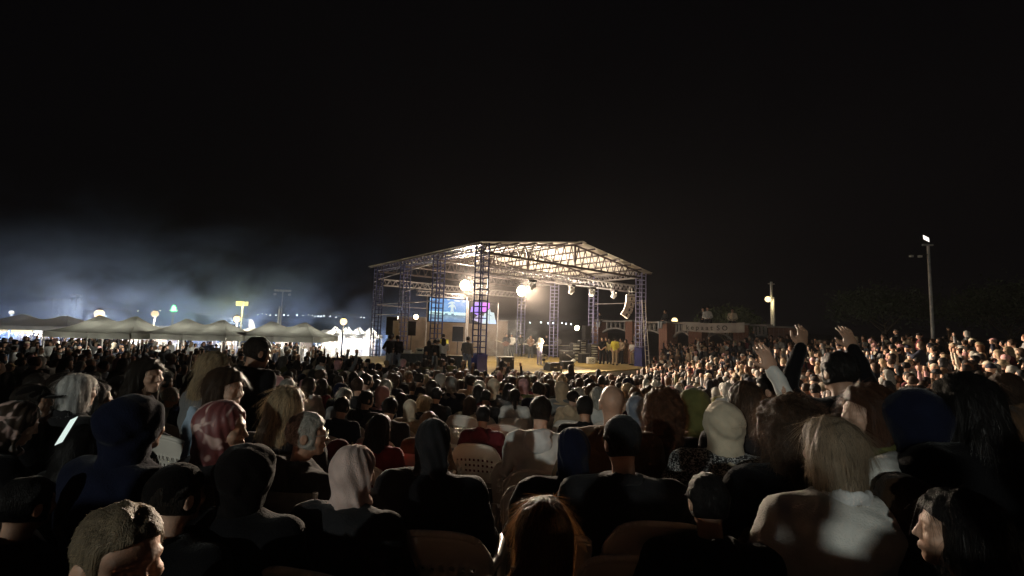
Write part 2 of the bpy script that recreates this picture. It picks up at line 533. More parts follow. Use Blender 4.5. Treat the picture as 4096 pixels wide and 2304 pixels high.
ridge_cap = MB()
for side in (-1, 1):
    ridge_cap.poly([S(SW / 2, -0.58, RIDGE + 0.13), S(SW / 2 + side * 0.3, -0.58, RIDGE + 0.075), S(SW / 2 + side * 0.3, SD + 0.58, RIDGE + 0.075), S(SW / 2, SD + 0.58, RIDGE + 0.13)], 0.006)
part(ridge_cap, 'ridge_cap', M['roof'], can, can)

# ================================================================== flood lights on the stage
WARM = (1.0, 0.80, 0.60)
def flood(name, p, aim, size, power, lens, color, label, group=None, spot_deg=68, round_=True, bracket=0.35, spill=0.012):
    p = Vector(p); d = (Vector(aim) - p).normalized()
    root = empty(name, p, 0, label, 'floodlight', group)
    q = d.to_track_quat('-Z', 'Y').to_matrix()
    hs = size / 2
    body = MB()
    body.lathe((0, 0, 0), [(0.02, -0.28 * size - 0.1), (hs * 0.55, -0.26 * size - 0.08), (hs * 0.9, -0.10), (hs * 1.06, 0.0), (hs * 1.06, 0.02), (hs, 0.02), (hs, -0.03)], 20, d)
    body.build('housing', M['black'], root)
    MB().lathe((0, 0, 0), [(hs * 0.985, -0.015), (hs * 0.7, 0.004), (0.005, 0.012)], 20, d).build('lens', M[lens], root)
    b = MB(); sd = d.cross(Vector((0, 0, 1))).normalized()
    for e in (-1, 1): b.box(sd * e * hs * 1.12 + Vector((0, 0, bracket / 2)) - d * 0.06, (0.03, 0.04, bracket + 0.05), math.atan2(sd.y, sd.x))
    b.box(Vector((0, 0, bracket)) - d * 0.06, (size * 1.16, 0.05, 0.03), math.atan2(sd.y, sd.x))
    b.build('bracket', M['black'], root)
    l = spot('flood_beam', Vector((0, 0, 0)) + d * 0.06, d * 5, power, color, R(spot_deg), 0.3, hs * 0.8, root)
    point('flood_spill', d * 0.45 + Vector((0, 0, -0.7)), power * spill, color, hs * 0.7, root)
    return root
FL1, FL2 = at(465, 285.4, 29.0), at(521.5, 291, 31.5)
P_MAIN = 45000
flood('stage_floodlight', FL1, (7.6, 9, 5.4), 0.72, P_MAIN, 'lamp_warm', WARM, 'blazing round floodlight hung beside the video screen')
flood('stage_floodlight', FL2, (10.5, 12, 5.4), 0.76, P_MAIN * 1.1, 'lamp_warm', WARM, 'blazing round floodlight on the rear tower above the stage middle', spill=0.015)
flood('work_light', at(416, 317, 31), (-2, 12, 2.0), 0.32, 700, 'lamp_warm', WARM, 'small warm work light on the tan wall behind the left speakers')
flood('work_light', at(577, 328, 36), (8, 22, 1.0), 0.42, 1100, 'lamp_warm', WARM, 'warm work light behind the stacked amplifier cases')
# four moving heads on the truss, lens glow and beams added for the deck
def moving_head(p, aim, label, power=0):
    p = Vector(p); root = empty('moving_head_light', p, 0, label, 'stage light', 'moving heads under the lighting truss')
    MB().box((0, 0, -0.06), (0.34, 0.30, 0.12), TH).build('base', M['black'], root, bevel=0.015)
    y = MB()
    for e in (-1, 1): y.box(AX * e * 0.17 + Vector((0, 0, -0.26)), (0.04, 0.1, 0.3), TH)
    y.build('yoke', M['white'], root, bevel=0.008)
    d = (Vector(aim) - p).normalized()
    MB().lathe((0, 0, -0.36), [(0.01, -0.17), (0.1, -0.16), (0.13, -0.04), (0.135, 0.15), (0.115, 0.17), (0.1, 0.15)], 14, d).build('head', M['white'], root)
    MB().lathe((0, 0, -0.36), [(0.1, 0.155), (0.005, 0.165)], 14, d).build('lens', M['lamp_dim'] if power else M['black'], root)
    if power: spot('added_deck_beam', d * 0.2 + Vector((0, 0, -0.36)), d * 5, power, (1.0, 0.80, 0.45), R(100), 0.8, 0.09, root)  # beam added to a head that is otherwise unlit
MH = [(3.6, 'leftmost white moving head light under the lighting truss', 150), (6.6, 'second white moving head light from left under the lighting truss', 240), (8.4, 'third white moving head light from left under the lighting truss', 240), (10.5, 'rightmost white moving head light beside the hanging speakers', 240)]
for s, lb_, pw in MH:
    moving_head(S(s, 0.35, LZ - 0.24), S(s - 1, 4.5, DECK), lb_, pw)
# ================================================================== lamp posts
def lamp_post(p, base_z, lens, color, power, label, name='street_lamp', head=0.3, arm=(0.0, 0.0), pole_r=0.05, group=None, pole_mat='pole', globe=False):
    """p: the lens; the pole stands at p minus the arm offset."""
    p = Vector(p); foot = Vector((p.x + arm[0], p.y + arm[1], base_z))
    root = empty(name, foot, 0, label, 'street lamp', group)
    top = p.z - base_z
    MB().bar((0, 0, 0), (0, 0, top + (0.15 if any(arm) else -0.02)), pole_r * 1.35, 10, pole_r).build('pole', M[pole_mat], root)
    h = Vector((-arm[0], -arm[1], top))
    if any(arm):
        MB().bar((0, 0, top + 0.05), h + Vector((0, 0, 0.08)), pole_r * 0.6, 6).build('arm', M[pole_mat], root)
    MB().lathe(h, [(0.01, head * 0.66), (head * 0.22, head * 0.6), (head * 0.3, head * 0.5), (head * 0.28, head * 0.46)], 14).build('lamp_cap', M['black'], root)
    MB().lathe(h, [(0.01, -head * 0.5), (head * 0.25, -head * 0.433), (head * 0.433, -head * 0.25), (head * 0.5, 0), (head * 0.433, head * 0.25), (head * 0.25, head * 0.433), (0.01, head * 0.5)], 14).build('lens', M[lens], root)
    if power: point('lamp_glow', h - Vector((0, 0, head * 0.62)), power, color, head * 0.3, root)
    return root
CW = (1.0, 0.84, 0.60)
lamp_post(at(99.4, 313.8, 34), 0, 'lamp_soft', CW, 2600, 'warm lit lamp post above the peak of the leftmost dark tent', head=0.62)
lamp_post(at(155, 313.8, 42), 0, 'lamp_soft', CW, 2600, 'warm lit lamp post between the first and second dark tents', head=0.62)
lamp_post(at(237, 319, 38), 0, 'lamp_soft', CW, 800, 'short warm lamp post right under the yellow floodlight mast', head=0.55)
lamp_post(at(343.5, 321.6, 33), 0, 'lamp_soft', CW, 900, 'warm lit lamp post before the row of small white tents', head=0.5, pole_mat='black')
lamp_post(at(674.6, 320.6, 31.5), 1.0, 'lamp_soft', CW, 70, 'warm globe lamp beside the big brick pillar', head=0.42)
lamp_post(at(768, 299.2, 27.5), 1.3, 'lamp_soft', (1.0, 0.82, 0.42), 26, 'yellow lit lamp on an arm of the tall pale pole', head=0.36, arm=(0.40, 0.1), pole_r=0.075)
# the tall pale pole rises above its lamp
q = at(774.3, 300, 27.6)
tp = empty('utility_pole', (q.x, q.y + 0.28, 1.3), 0, 'tall pale concrete pole behind the banner wall', 'pole')
MB().bar((0, 0, 0), (0, 0, at(774, 282, 27.9).z - 1.3), 0.10, 10, 0.075).build('shaft', M['pole'], tp)
MB().box((0, 0, at(774, 284, 27.9).z - 1.3), (0.5, 0.06, 0.06), 0.3).build('crossarm', M['pole'], tp)

# yellow floodlight mast in the market
p = at(243, 303.7, 48)
ym = empty('floodlight_mast', (p.x, p.y, 0), 0, 'mast with glaring yellow floodlights above the market tents', 'floodlight mast')
MB().bar((0, 0, 0), (0, 0, p.z + 0.2), 0.09, 8, 0.06).build('pole', M['pole'], ym)
for i in range(4):
    x = (i - 1.5) * 0.34
    MB().box((x, -0.02, p.z), (0.32, 0.25, 0.5)).build('lamp_housing', M['black'], ym)
    MB().box((x, -0.15, p.z), (0.29, 0.02, 0.46)).build('lens', M['lamp_yellow'], ym)
MB().box((0, 0.12, p.z), (1.4, 0.06, 0.08)).build('crossbar', M['pole'], ym)
point('lamp_glow', (0, -0.5, p.z - 0.1), 1300, (1.0, 0.86, 0.25), 0.5, ym)

# unlit stadium masts
def stadium_mast(u, v, d, n, label, rows=1):
    p = at(u, v, d)
    r = empty('stadium_mast', (p.x, p.y, 0), 0, label, 'floodlight mast')
    MB().bar((0, 0, 0), (0, 0, p.z), 0.13, 10, 0.08).build('pole', M['pole'], r)
    MB().box((0, 0, p.z), (n * 0.36, 0.1, 0.1)).build('crossbar', M['pole'], r)
    for k in range(rows):
        for i in range(n):
            if k == 1 and 0 < i < n - 1: continue
            MB().box(((i - (n - 1) / 2) * 0.38, -0.1, p.z + 0.05 - 0.5 * k), (0.30, 0.2, 0.24), M=Matrix.Rotation(0.5, 3, 'X')).build('lamp_head', M['white'], r)
stadium_mast(76.5, 296, 56, 4, 'unlit stadium mast with six pale lamps above the leftmost tent', 2)
stadium_mast(283, 291, 58, 6, 'unlit stadium mast behind the third dark tent', 2)
for (u, v, d, lab) in ((53.8, 298, 50, 'pale utility pole with crossarms in the smoke, left of the stadium mast'), (59, 304.5, 52, 'thinner pale pole beside the crossarmed utility pole'), (279.6, 306, 52, 'plain pale pole standing close beside the stadium mast')):
    p = at(u, v, d)
    r = empty('utility_pole', (p.x, p.y, 0), 0, lab, 'pole')
    MB().bar((0, 0, 0), (0, 0, p.z), 0.14, 8, 0.09).build('shaft', M['pole'], r)
    if u < 55:
        for k in (0.15, 0.9): MB().box((0.3, 0, p.z - k), (1.9, 0.1, 0.1)).build('crossarm', M['pole'], r)
p = at(12, 322, 45)
lamp_post(at(11.5, 312.5, 45), 0, 'lamp_white', (0.9, 0.95, 1), 150, 'small white twin lamp at the far edge of the market', head=0.4)
# power cable across the market
cab = MB(); pa, pb = at(54.5, 299.5, 50), at(279.6, 307, 52); pc = at(372, 314, 50)
for q0, q1, sag in ((pa, pb, 1.2), (pb, pc, 0.4)):
    pts = [q0.lerp(q1, k / 20) - Vector((0, 0, sag * 4 * (k / 20) * (1 - k / 20))) for k in range(21)]
    cab.tube(pts, 0.03, 4)
tag(cab.build('power_cable', M['steel_grey']), 'thin overhead cable strung between the poles above the market', 'cable')

# tall dark mast on the right with a square lamp
p = at(933, 336, 22)
rm = empty('floodlight_mast', (p.x, p.y, 2.0), 0, 'slender pale mast with one square lamp above the seated crowd', 'floodlight mast')
tz = at(929, 245, 22).z - 2.0
MB().bar((0, 0, 0), (0, 0, tz), 0.085, 10, 0.06).build('pole', M['steel_white'], rm)
MB().box((-0.02, 0, tz), (0.5, 0.1, 0.08)).build('crossbar', M['pole'], rm)
hd = Matrix.Rotation(0.45, 3, 'Y') @ Matrix.Rotation(-0.5, 3, 'X')
MB().box((-0.14, 0.03, tz + 0.28), (0.36, 0.16, 0.36), M=hd).build('lamp_housing', M['black'], rm)
c = Vector((-0.14, 0.03, tz + 0.28)) + hd @ Vector((0, -0.09, 0))
MB().box(c, (0.30, 0.02, 0.30), M=hd).build('lens', M['lamp_dim'], rm)
for e in (-1, 1):
    MB().box((-0.75 + e * 0.22, -0.1, tz - 0.62), (0.14, 0.12, 0.1)).build('small_lamp', M['white'], rm)
MB().bar((-1.05, -0.08, tz - 0.55), (0, 0, tz - 0.5), 0.02, 5).build('small_arm', M['black'], rm)

# the lamp post behind the photographer that lights the backs of the near rows
back = Vector((-7.5, -13.0, 1.5))
bl = empty('lamp_post', back, 0, 'tall lamp post behind the rows of seats', 'street lamp')
MB().bar((0, 0, 0), (0, 0, 4.7), 0.1, 10, 0.07).build('pole', M['pole'], bl)
MB().box((0.1, 0.2, 4.75), (0.5, 0.3, 0.16), 0.5).build('lamp_housing', M['black'], bl)
MB().box((0.1, 0.2, 4.66), (0.42, 0.24, 0.03), 0.5).build('lens', M['lamp_white'], bl)
spot('lamp_glow', (0.15, 0.25, 4.6), Vector((12, 22, -2.8)) , 4000, (0.95, 1.0, 0.90), R(58), 0.45, 0.16, bl)

# ================================================================== market tents
def canopy_panels(root, w, dp, he, hr, rl, mt, val=0.30):
    hw, hd = w / 2, dp / 2
    def panel(e0, e1, r0, r1):
        nu, nt = 14, 8; vs = []
        for i in range(nu + 1):
            u = i / nu
            for j in range(nt + 1):
                t = j / nt
                p = Vector(e0).lerp(Vector(e1), u).lerp(Vector(r0).lerp(Vector(r1), u), t)
                p.z = he + (hr - he) * (t ** 1.6) - 0.05 * math.sin(math.pi * u) * (1 - t) - (0.30 * (math.sin(math.pi * u) ** 2) * t if Vector(r0) != Vector(r1) else 0) + 0.012 * math.sin(u * 25 + t * 6)
                vs.append(p)
        k = nt + 1
        fs = [(i * k + j, (i + 1) * k + j, (i + 1) * k + j + 1, i * k + j + 1) for i in range(nu) for j in range(nt)]
        MB()._add(vs, fs, True).build('roof_panel', M[mt], root)
    E = [(-hw, -hd, he), (hw, -hd, he), (hw, hd, he), (-hw, hd, he)]
    Rr = [(-rl / 2, 0, hr), (rl / 2, 0, hr)]
    panel(E[0], E[1], Rr[0], Rr[1]); panel(E[1], E[2], Rr[1], Rr[1]); panel(E[2], E[3], Rr[1], Rr[0]); panel(E[3], E[0], Rr[0], Rr[0])
    for i in range(4):
        p0, p1 = Vector(E[i]), Vector(E[(i + 1) % 4]); d = (p1 - p0); nrm = Vector((d.y, -d.x, 0)).normalized()
        vs = []; kk = 24
        for q in range(kk + 1):
            u = q / kk; p = p0.lerp(p1, u) + nrm * (0.012 + 0.02 * math.sin(u * 40)); sag = 0.05 * math.sin(math.pi * u)
            vs += [p + Vector((0, 0, -sag)), p + Vector((0, 0, -val - sag * 0.5)) + nrm * 0.02 * math.sin(u * 33 + 1)]
        MB()._add(vs, [(2 * q, 2 * q + 1, 2 * q + 3, 2 * q + 2) for q in range(kk)], True).build('valance', M[mt], root)
    return E
def tent(x, y, rz, w, dp, he, hr, rl, mt, label, group, legs_mid=False):
    root = empty('market_tent', (x, y, gz(x, y)), rz, label, 'tent', group)
    E = canopy_panels(root, w, dp, he, hr, rl, mt)
    pts = [Vector(e) for e in E]
    if legs_mid: pts += [(pts[0] + pts[1]) / 2, (pts[2] + pts[3]) / 2]
    for q in pts:
        q = Vector((q.x * 0.985, q.y * 0.985, 0))
        MB().bar(q, q + Vector((0, 0, he)), 0.03, 6).build('leg', M['steel_white'], root)
    return root
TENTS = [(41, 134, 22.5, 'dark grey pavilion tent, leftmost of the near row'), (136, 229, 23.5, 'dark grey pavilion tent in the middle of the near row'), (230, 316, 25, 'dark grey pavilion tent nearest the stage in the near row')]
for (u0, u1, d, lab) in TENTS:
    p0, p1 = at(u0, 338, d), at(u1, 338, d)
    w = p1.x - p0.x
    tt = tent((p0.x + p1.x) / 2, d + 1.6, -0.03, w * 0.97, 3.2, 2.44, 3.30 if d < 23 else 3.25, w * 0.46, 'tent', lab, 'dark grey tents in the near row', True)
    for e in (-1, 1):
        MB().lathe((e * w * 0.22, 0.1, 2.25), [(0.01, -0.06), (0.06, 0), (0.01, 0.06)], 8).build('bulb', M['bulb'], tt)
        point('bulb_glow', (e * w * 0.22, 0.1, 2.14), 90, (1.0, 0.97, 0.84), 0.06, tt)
# second, half hidden roof peak of the leftmost tent row
p = at(26, 334, 30)
tent(p.x, 31, 0.0, 7.5, 4, 2.5, 3.2, 3.2, 'tent_white', 'low pale tent beyond the leftmost dark tent', 'pale tents of the market')
wt = [('first', 329), ('second', 341), ('third', 353), ('fourth', 365)]
for i, (nm, u) in enumerate(wt):
    p = at(u + 1, 334, 39)
    t_ = tent(p.x, 39 + 1.2, 0.0, 1.45, 2.4, 2.25, 2.98, 0.12, 'tent_white', '%s of the four small bright white tents, counted from left' % nm, 'small bright white tents left of the stage')
    point('tent_bulb_glow', (0, 0, 2.2), 260, (1.0, 0.96, 0.86), 0.12, t_)
    for k in range(3):
        MB().lathe((-0.5 + 0.5 * k, -1.1, 1.98), [(0.01, -0.07), (0.07, 0), (0.01, 0.07)], 8).build('bulb', M['bulb'], t_)
# brightly lit stalls behind the tents
SIGN = {'white': (0.95, 0.97, 0.93), 'cyan': (0.35, 0.85, 0.9), 'cream': (1.0, 0.82, 0.5), 'pink': (0.95, 0.75, 0.65), 'blue': (0.45, 0.6, 0.95)}
for k_, c_ in SIGN.items(): M['sign_' + k_] = emit('backlit ' + k_ + ' sign', c_, 2.2)
STALLS = [(5, 33, 'cream', 'stall'), (27, 32, 'cream', ''), (40, 33, 'white', ''), (50, 34, 'cyan', ''), (62, 34, 'pink', ''), (76, 34, 'white', ''), (92, 35, 'white', ''), (107, 35, 'blue', ''), (121, 35, 'white', ''), (135, 36, 'white', ''), (150, 36, 'cream', ''), (166, 36, 'white', ''), (182, 37, 'white', ''), (200, 37, 'cream', ''), (222, 38, 'white', ''), (248, 38, 'cyan', ''), (278, 38, 'white', ''), (300, 38, 'cream', ''), (324, 42, 'white', ''), (338, 42, 'white', ''), (352, 42, 'cream', ''), (366, 42, 'white', '')]
for i, (u, d, c_, _) in enumerate(STALLS):
    p = at(u, 338, d)
    where = 'at the far edge of the market' if u < 30 else 'behind the leftmost dark tent' if u < 134 else 'behind the middle dark tent' if u < 230 else 'behind the third dark tent' if u < 316 else 'under the small white tents'
    rr = empty('market_stall', (p.x, p.y, 0), 0.04 * math.sin(i * 2.1), 'brightly lit market stall with %s sign %s' % (c_, where), 'market stall', 'market stalls with %s signs %s' % (c_, where))
    w = 1.3 + 0.25 * math.sin(i * 1.7)
    MB().box((0, 0.0, 0.5), (w, 0.6, 1.0)).build('counter', M['white'], rr, bevel=0.02)
    MB().box((0, 1.2, 1.25), (w, 0.06, 2.5)).build('back_wall', M['tan_wall'], rr)
    MB().poly([(-w / 2, -0.5, 2.25), (w / 2, -0.5, 2.25), (w / 2, 1.25, 2.55), (-w / 2, 1.25, 2.55)], 0.03).build('awning', M['tent_white'], rr)
    MB().box((0, -0.42, 2.02), (w * 0.9, 0.05, 0.3)).build('sign', M['sign_' + c_], rr)
    for e in (-1, 1): MB().bar((e * w * 0.48, -0.4, 0), (e * w * 0.48, -0.4, 2.25), 0.025, 6).build('post', M['steel_white'], rr)
    for k in range(2 + i % 3):
        MB().lathe((-w * 0.4 + w * 0.8 * k / 3 + 0.05, -0.2, 1.72 + 0.08 * math.sin(i + k)), [(0.01, -0.06), (0.06, 0), (0.01, 0.06)], 8).build('bulb', M['bulb'], rr)
    if i % 2 == 0 or d > 40: point('stall_glow', (0, 0.2, 1.85), 560 if d < 40 else 900, (0.94, 0.97, 1.0), 0.12, rr)
    for k in range(4):
        MB().box((-w * 0.35 + w * 0.24 * k, 0, 1.09 + 0.05 * (k % 2)), (0.16, 0.2, 0.18 + 0.1 * (k % 2)), 0.2 * k).build('goods', M['sign_' + c_] if False else M['fascia'], rr)
# feather flag and the far green neon figure
p = at(248, 334, 40)
ff = empty('feather_flag', (p.x, p.y, 0), 0, 'slim white feather flag between the second and third dark tents', 'flag')
ht = at(247.5, 319.5, 40).z
MB().bar((0, 0, 0), (0, 0, ht), 0.02, 6).build('pole', M['steel_white'], ff)
vs = []
for k in range(11):
    t = k / 10; z = 1.4 + (ht - 1.4) * t
    vs += [(0.02, 0, z), (0.02 + 0.55 * math.sin(math.pi * (0.12 + 0.88 * (1 - t))) ** 0.7 + 0.02, 0.06 * math.sin(5 * t), z)]
MB()._add(vs, [(2 * k, 2 * k + 1, 2 * k + 3, 2 * k + 2) for k in range(10)], True).build('banner', M['tent_white'], ff)
p = at(173.5, 311, 50)
gn = empty('neon_ornament', (p.x, p.y, 0), 0, 'glowing green bell shaped neon ornament on a pole far behind the tents', 'neon sign')
zc = p.z
MB().bar((0, 0, 0), (0, 0, zc), 0.09, 8).build('pole', M['pole'], gn)
MB().lathe((0, 0, zc), [(0.08, 0), (0.28, 0.03), (0.24, 0.13), (0.20, 0.37), (0.11, 0.57), (0.02, 0.64)], 14).build('neon_body', M['green_light'], gn)
for e in (-1, 1): MB().lathe((e * 0.4, 0, zc + 0.08), [(0.01, -0.06), (0.06, 0), (0.01, 0.06)], 8).build('bulb', M['lamp_white'], gn)
for u, v, d in ((60, 329.5, 36), (33, 331, 33), (227, 330.5, 42), (200, 330, 42)):
    pass

# ================================================================== brick and concrete arcade behind the right bank
ARC = [(600, 38.5, 0.95), (634, 34.5, 0.95), (668, 30.0, 0.85), (698, 28.0, 0.85), (741, 26.6, 0.8), (783, 25.6, 0.85)]
PIL = []
for i, (u, d, w) in enumerate(ARC):
    p = at(u, 322 + 0.031 * (u - 640), d)
    PIL.append((Vector((p.x, p.y, 0)), p.z, w))
BR = {}
def brick_mesh(sx, sy, sz):
    k = (round(sx, 3), round(sy, 3), round(sz, 3))
    if k not in BR:
        bm = bmesh.new(); bmesh.ops.create_cube(bm, size=1.0)
        for v in bm.verts: v.co = Vector((v.co.x * sx, v.co.y * sy, v.co.z * sz))
        me = bpy.data.meshes.new('brick'); bm.to_mesh(me); bm.free(); me.materials.append(M['brick']); BR[k] = me
    return BR[k]
M['mortar'] = mat('grey mortar', (0.30, 0.26, 0.22), 0.95, scale=20, var=0.3)
PLAB = ['brick pillar behind the stage with a person sitting on top', 'brick pillar between the two stage side arches', 'big brick pillar beside the globe lamp', 'brick pillar under the lettered banner', 'brick pillar behind the standing crowd on the terrace', 'broad brick end pillar with a slab cap under the tall pole']
for i, (p, zt, w) in enumerate(PIL):
    base = gz(p.x, p.y)
    dr = (PIL[min(i + 1, 5)][0] - PIL[max(i - 1, 0)][0]); rz = math.atan2(dr.y, dr.x)
    ww = 1.5 if i == 5 else w
    hgt = zt - base - (0.0 if i != 5 else 0.1)
    r = empty('brick_pillar', (p.x, p.y, base), rz, PLAB[i], 'pillar', 'brick pillars of the arcade')
    MB().box((0, 0, hgt / 2), (ww - 0.03, w - 0.03, hgt)).build('core', M['mortar'], r)
    rows = 9
    # facing bricks: larger courses, joined, as each is only a pixel or two across
    mb = MB(); z = 0.0; c = 0
    while z < hgt - 0.06:
        for (ax, L, off) in ((0, ww, w / 2), (1, w, ww / 2)):
            for sgn in (-1, 1):
                nb = max(2, round(L / 0.24)); sh = 0.5 * (c % 2)
                for q in range(nb):
                    x0 = -L / 2 + L * q / nb + 0.006; x1 = -L / 2 + L * (q + 1) / nb - 0.006
                    cc = (x0 + x1) / 2
                    pos = (cc, sgn * (off - 0.012), z + 0.035) if ax == 0 else (sgn * (off - 0.012), cc, z + 0.035)
                    sz = (x1 - x0, 0.03, 0.064) if ax == 0 else (0.03, x1 - x0, 0.064)
                    mb.box(pos, sz)
        z += 0.076; c += 1
    o = mb.build('brickwork', M['brick'], r); o['kind'] = 'stuff'
    MB().box((0, 0, hgt + 0.05), (ww + 0.2, w + 0.2, 0.1)).build('capstone', M['concrete'], r, bevel=0.015)
for i in range(5):                                    # arched beams with open panels
    p0, z0, _ = PIL[i]; p1, z1, _ = PIL[i + 1]
    d = p1 - p0; L = d.length - 1.0; rz = math.atan2(d.y, d.x)
    mid = (p0 + p1) / 2; zt = min(z0, z1) + 0.04
    sx = ['with open panels beside the stage', 'with open panels behind the right tower', 'between the big pillar and the banner', 'carrying the lettered banner', 'beyond the banner towards the end pillar'][i]
    r = empty('arched_beam', (mid.x, mid.y, zt), rz, 'pale concrete arched beam ' + sx, 'beam', 'arched beams of the arcade')
    slope = (z1 - z0) / d.length
    MB().box((0, 0, 0), (L, 0.25, 0.12)).build('top_rail', M['concrete'], r, bevel=0.01)
    nA = 18; vs, fs = [], []
    for k in range(nA + 1):
        x = -L / 2 + L * k / nA; za = -0.50 - 0.35 * (2 * k / nA - 1) ** 2
        for (yy, zz) in ((-0.11, za), (-0.11, za - 0.13), (0.11, za - 0.13), (0.11, za)): vs.append((x, yy, zz))
    for k in range(nA):
        for q in range(4):
            fs.append((4 * k + q, 4 * k + 4 + q, 4 * k + 4 + (q + 1) % 4, 4 * k + (q + 1) % 4))
    MB()._add(vs, fs).build('arch_rib', M['concrete'], r)
    for k in range(1, 6):
        x = -L / 2 + L * k / 6; za = -0.50 - 0.35 * (2 * k / 6 - 1) ** 2
        MB().box((x, 0, (za - 0.06) / 2 - 0.03), (0.12, 0.16, -za - 0.06)).build('baluster', M['concrete'], r)
# lettered banner on the arcade
M['banner_cloth'] = mat('greyed white banner cloth', (0.33, 0.32, 0.30), 0.85, scale=2, var=0.25)
b0, b1 = at(683, 328, 27.7), at(745, 330, 25.2)
dB = b1 - b0; dB.z = 0; rzB = math.atan2(dB.y, dB.x); LB = dB.length
bn = empty('banner', ((b0.x + b1.x) / 2, (b0.y + b1.y) / 2, at(714, 331.5, 26.4).z), rzB, 'long white banner with dark lettering hung on the arcade', 'banner')
vs = []
for k in range(31):
    u = k / 30; x = -LB / 2 + LB * u; sag = 0.07 * math.sin(math.pi * u)
    vs += [(x, -0.05 + 0.015 * math.sin(u * 30), 0.56 - sag), (x, -0.05 + 0.02 * math.sin(u * 30 + 0.5), 0.0 - sag)]
MB()._add(vs, [(2 * k, 2 * k + 1, 2 * k + 3, 2 * k + 2) for k in range(30)], True).build('cloth', M['banner_cloth'], bn)
M['ink'] = mat('dark print', (0.03, 0.03, 0.03), 0.7)
M['swoosh'] = mat('pale printed logo', (0.5, 0.48, 0.46), 0.6)
def text(s, size, mt, parent, loc, rot, name='lettering'):
    c = bpy.data.curves.new(name, 'FONT'); c.body = s; c.size = size; c.align_x = 'CENTER'; c.align_y = 'CENTER'; c.extrude = 0.002; c.offset = size * 0.012
    o = bpy.data.objects.new('tmp', c); COL.objects.link(o)
    bpy.context.view_layer.update()
    me = bpy.data.meshes.new_from_object(o.evaluated_get(bpy.context.evaluated_depsgraph_get()))
    bpy.data.objects.remove(o)
    me.materials.clear(); me.materials.append(M[mt])
    q = mesh_obj(name, me, parent); q.location = loc; q.rotation_euler = rot
    return q
text('k e p a a t  S O', 0.40, 'ink', bn, (-0.35, -0.075, 0.20), (R(90), 0, 0))
# trees
def tree(p, h, rad, nl, label, seed):
    rng = np.random.default_rng(seed)
    r = empty('tree', p, 0, label, 'tree', 'trees behind the right bank')
    tr = MB(); tr.bar((0, 0, 0), (0.1, 0, h * 0.5), 0.16, 8, 0.1)
    limbs = []
    for k in range(9):
        a = k * 2.4; z0 = h * (0.35 + 0.02 * k); e = Vector((math.cos(a) * rad * 0.75, math.sin(a) * rad * 0.75, h * (0.62 + 0.3 * rng.random())))
        tr.bar((0.05, 0, z0), e, 0.06, 6, 0.02); limbs.append(e)
    tr.build('trunk', M['bark'], r)
    cl = []
    for k in range(60):
        v = rng.normal(size=3); v /= np.linalg.norm(v); v[2] = abs(v[2]) * 0.9 - 0.25
        cl.append(np.array([0, 0, h * 0.7]) + v * np.array([rad, rad, h * 0.33]) * (0.55 + 0.45 * rng.random()))
    cl = np.array(cl)
    idx = rng.integers(0, len(cl), nl)
    c = cl[idx] + rng.normal(size=(nl, 3)) * rad * 0.13
    s = 0.05 + 0.07 * rng.random(nl)
    a = rng.normal(size=(nl, 3)); a /= np.linalg.norm(a, axis=1)[:, None]
    b = np.cross(a, rng.normal(size=(nl, 3))); b /= np.linalg.norm(b, axis=1)[:, None]
    V = np.stack([c - a * s[:, None] * 1.6, c + b * s[:, None] * 0.6, c + a * s[:, None] * 1.6, c - b * s[:, None] * 0.6], 1).reshape(-1, 3)
    F = np.arange(nl * 4).reshape(-1, 4)
    mesh_obj('crown', np_mesh('crown', V, F, M['leaf'], False), r)
p = at(727, 330, 32); tree((p.x, p.y, 1.2), 4.2, 2.0, 9000, 'small round leafy tree rising behind the banner', 3)
p = at(885, 338, 42); tree((p.x, p.y, 1.0), 7.5, 4.2, 9000, 'dim dark tree behind the right bank near the slender mast', 5)
p = at(1010, 340, 34); tree((p.x, p.y, 1.0), 7.0, 4.0, 9000, 'dim dark tree at the right end of the bank', 8)
# yellow edged benches on the right bank
bk = 0
for (r_, a0, a1) in ((7.6, -62, -20), (9.4, -66, -14), (11.2, -70, -12), (13.2, -76, -14), (15.2, -78, -20), (17.2, -80, -44), (19.2, -82, -66)):
    mb = MB(); legs = []; nseg = 26; vs = []
    for k in range(nseg + 1):
        a = R(a0 + (a1 - a0) * k / nseg); x, y = CX + r_ * math.cos(a), CY + r_ * math.sin(a); z = gz(x, y) + 0.44
        for rr2, zz in ((-0.16, 0), (-0.16, -0.06), (0.16, -0.06), (0.16, 0)):
            vs.append((x + rr2 * math.cos(a), y + rr2 * math.sin(a), z + zz))
        if k % 4 == 0: legs.append((x, y, z))
    fs = [(4 * k + q, 4 * k + (q + 1) % 4, 4 * k + 4 + (q + 1) % 4, 4 * k + 4 + q) for k in range(nseg) for q in range(4)]
    root = empty('bench', (0, 0, 0), 0, 'curved yellow timber bench, %s row up the right bank' % ['first', 'second', 'third', 'fourth', 'fifth', 'sixth', 'seventh'][bk], 'bench', 'curved benches on the right bank')
    mb._add(vs, fs).build('seat_board', M['yellow'], root)
    for (x, y, z) in legs: MB().box((x, y, z - 0.26), (0.12, 0.12, 0.42)).build('leg', M['concrete'], root)
    bk += 1
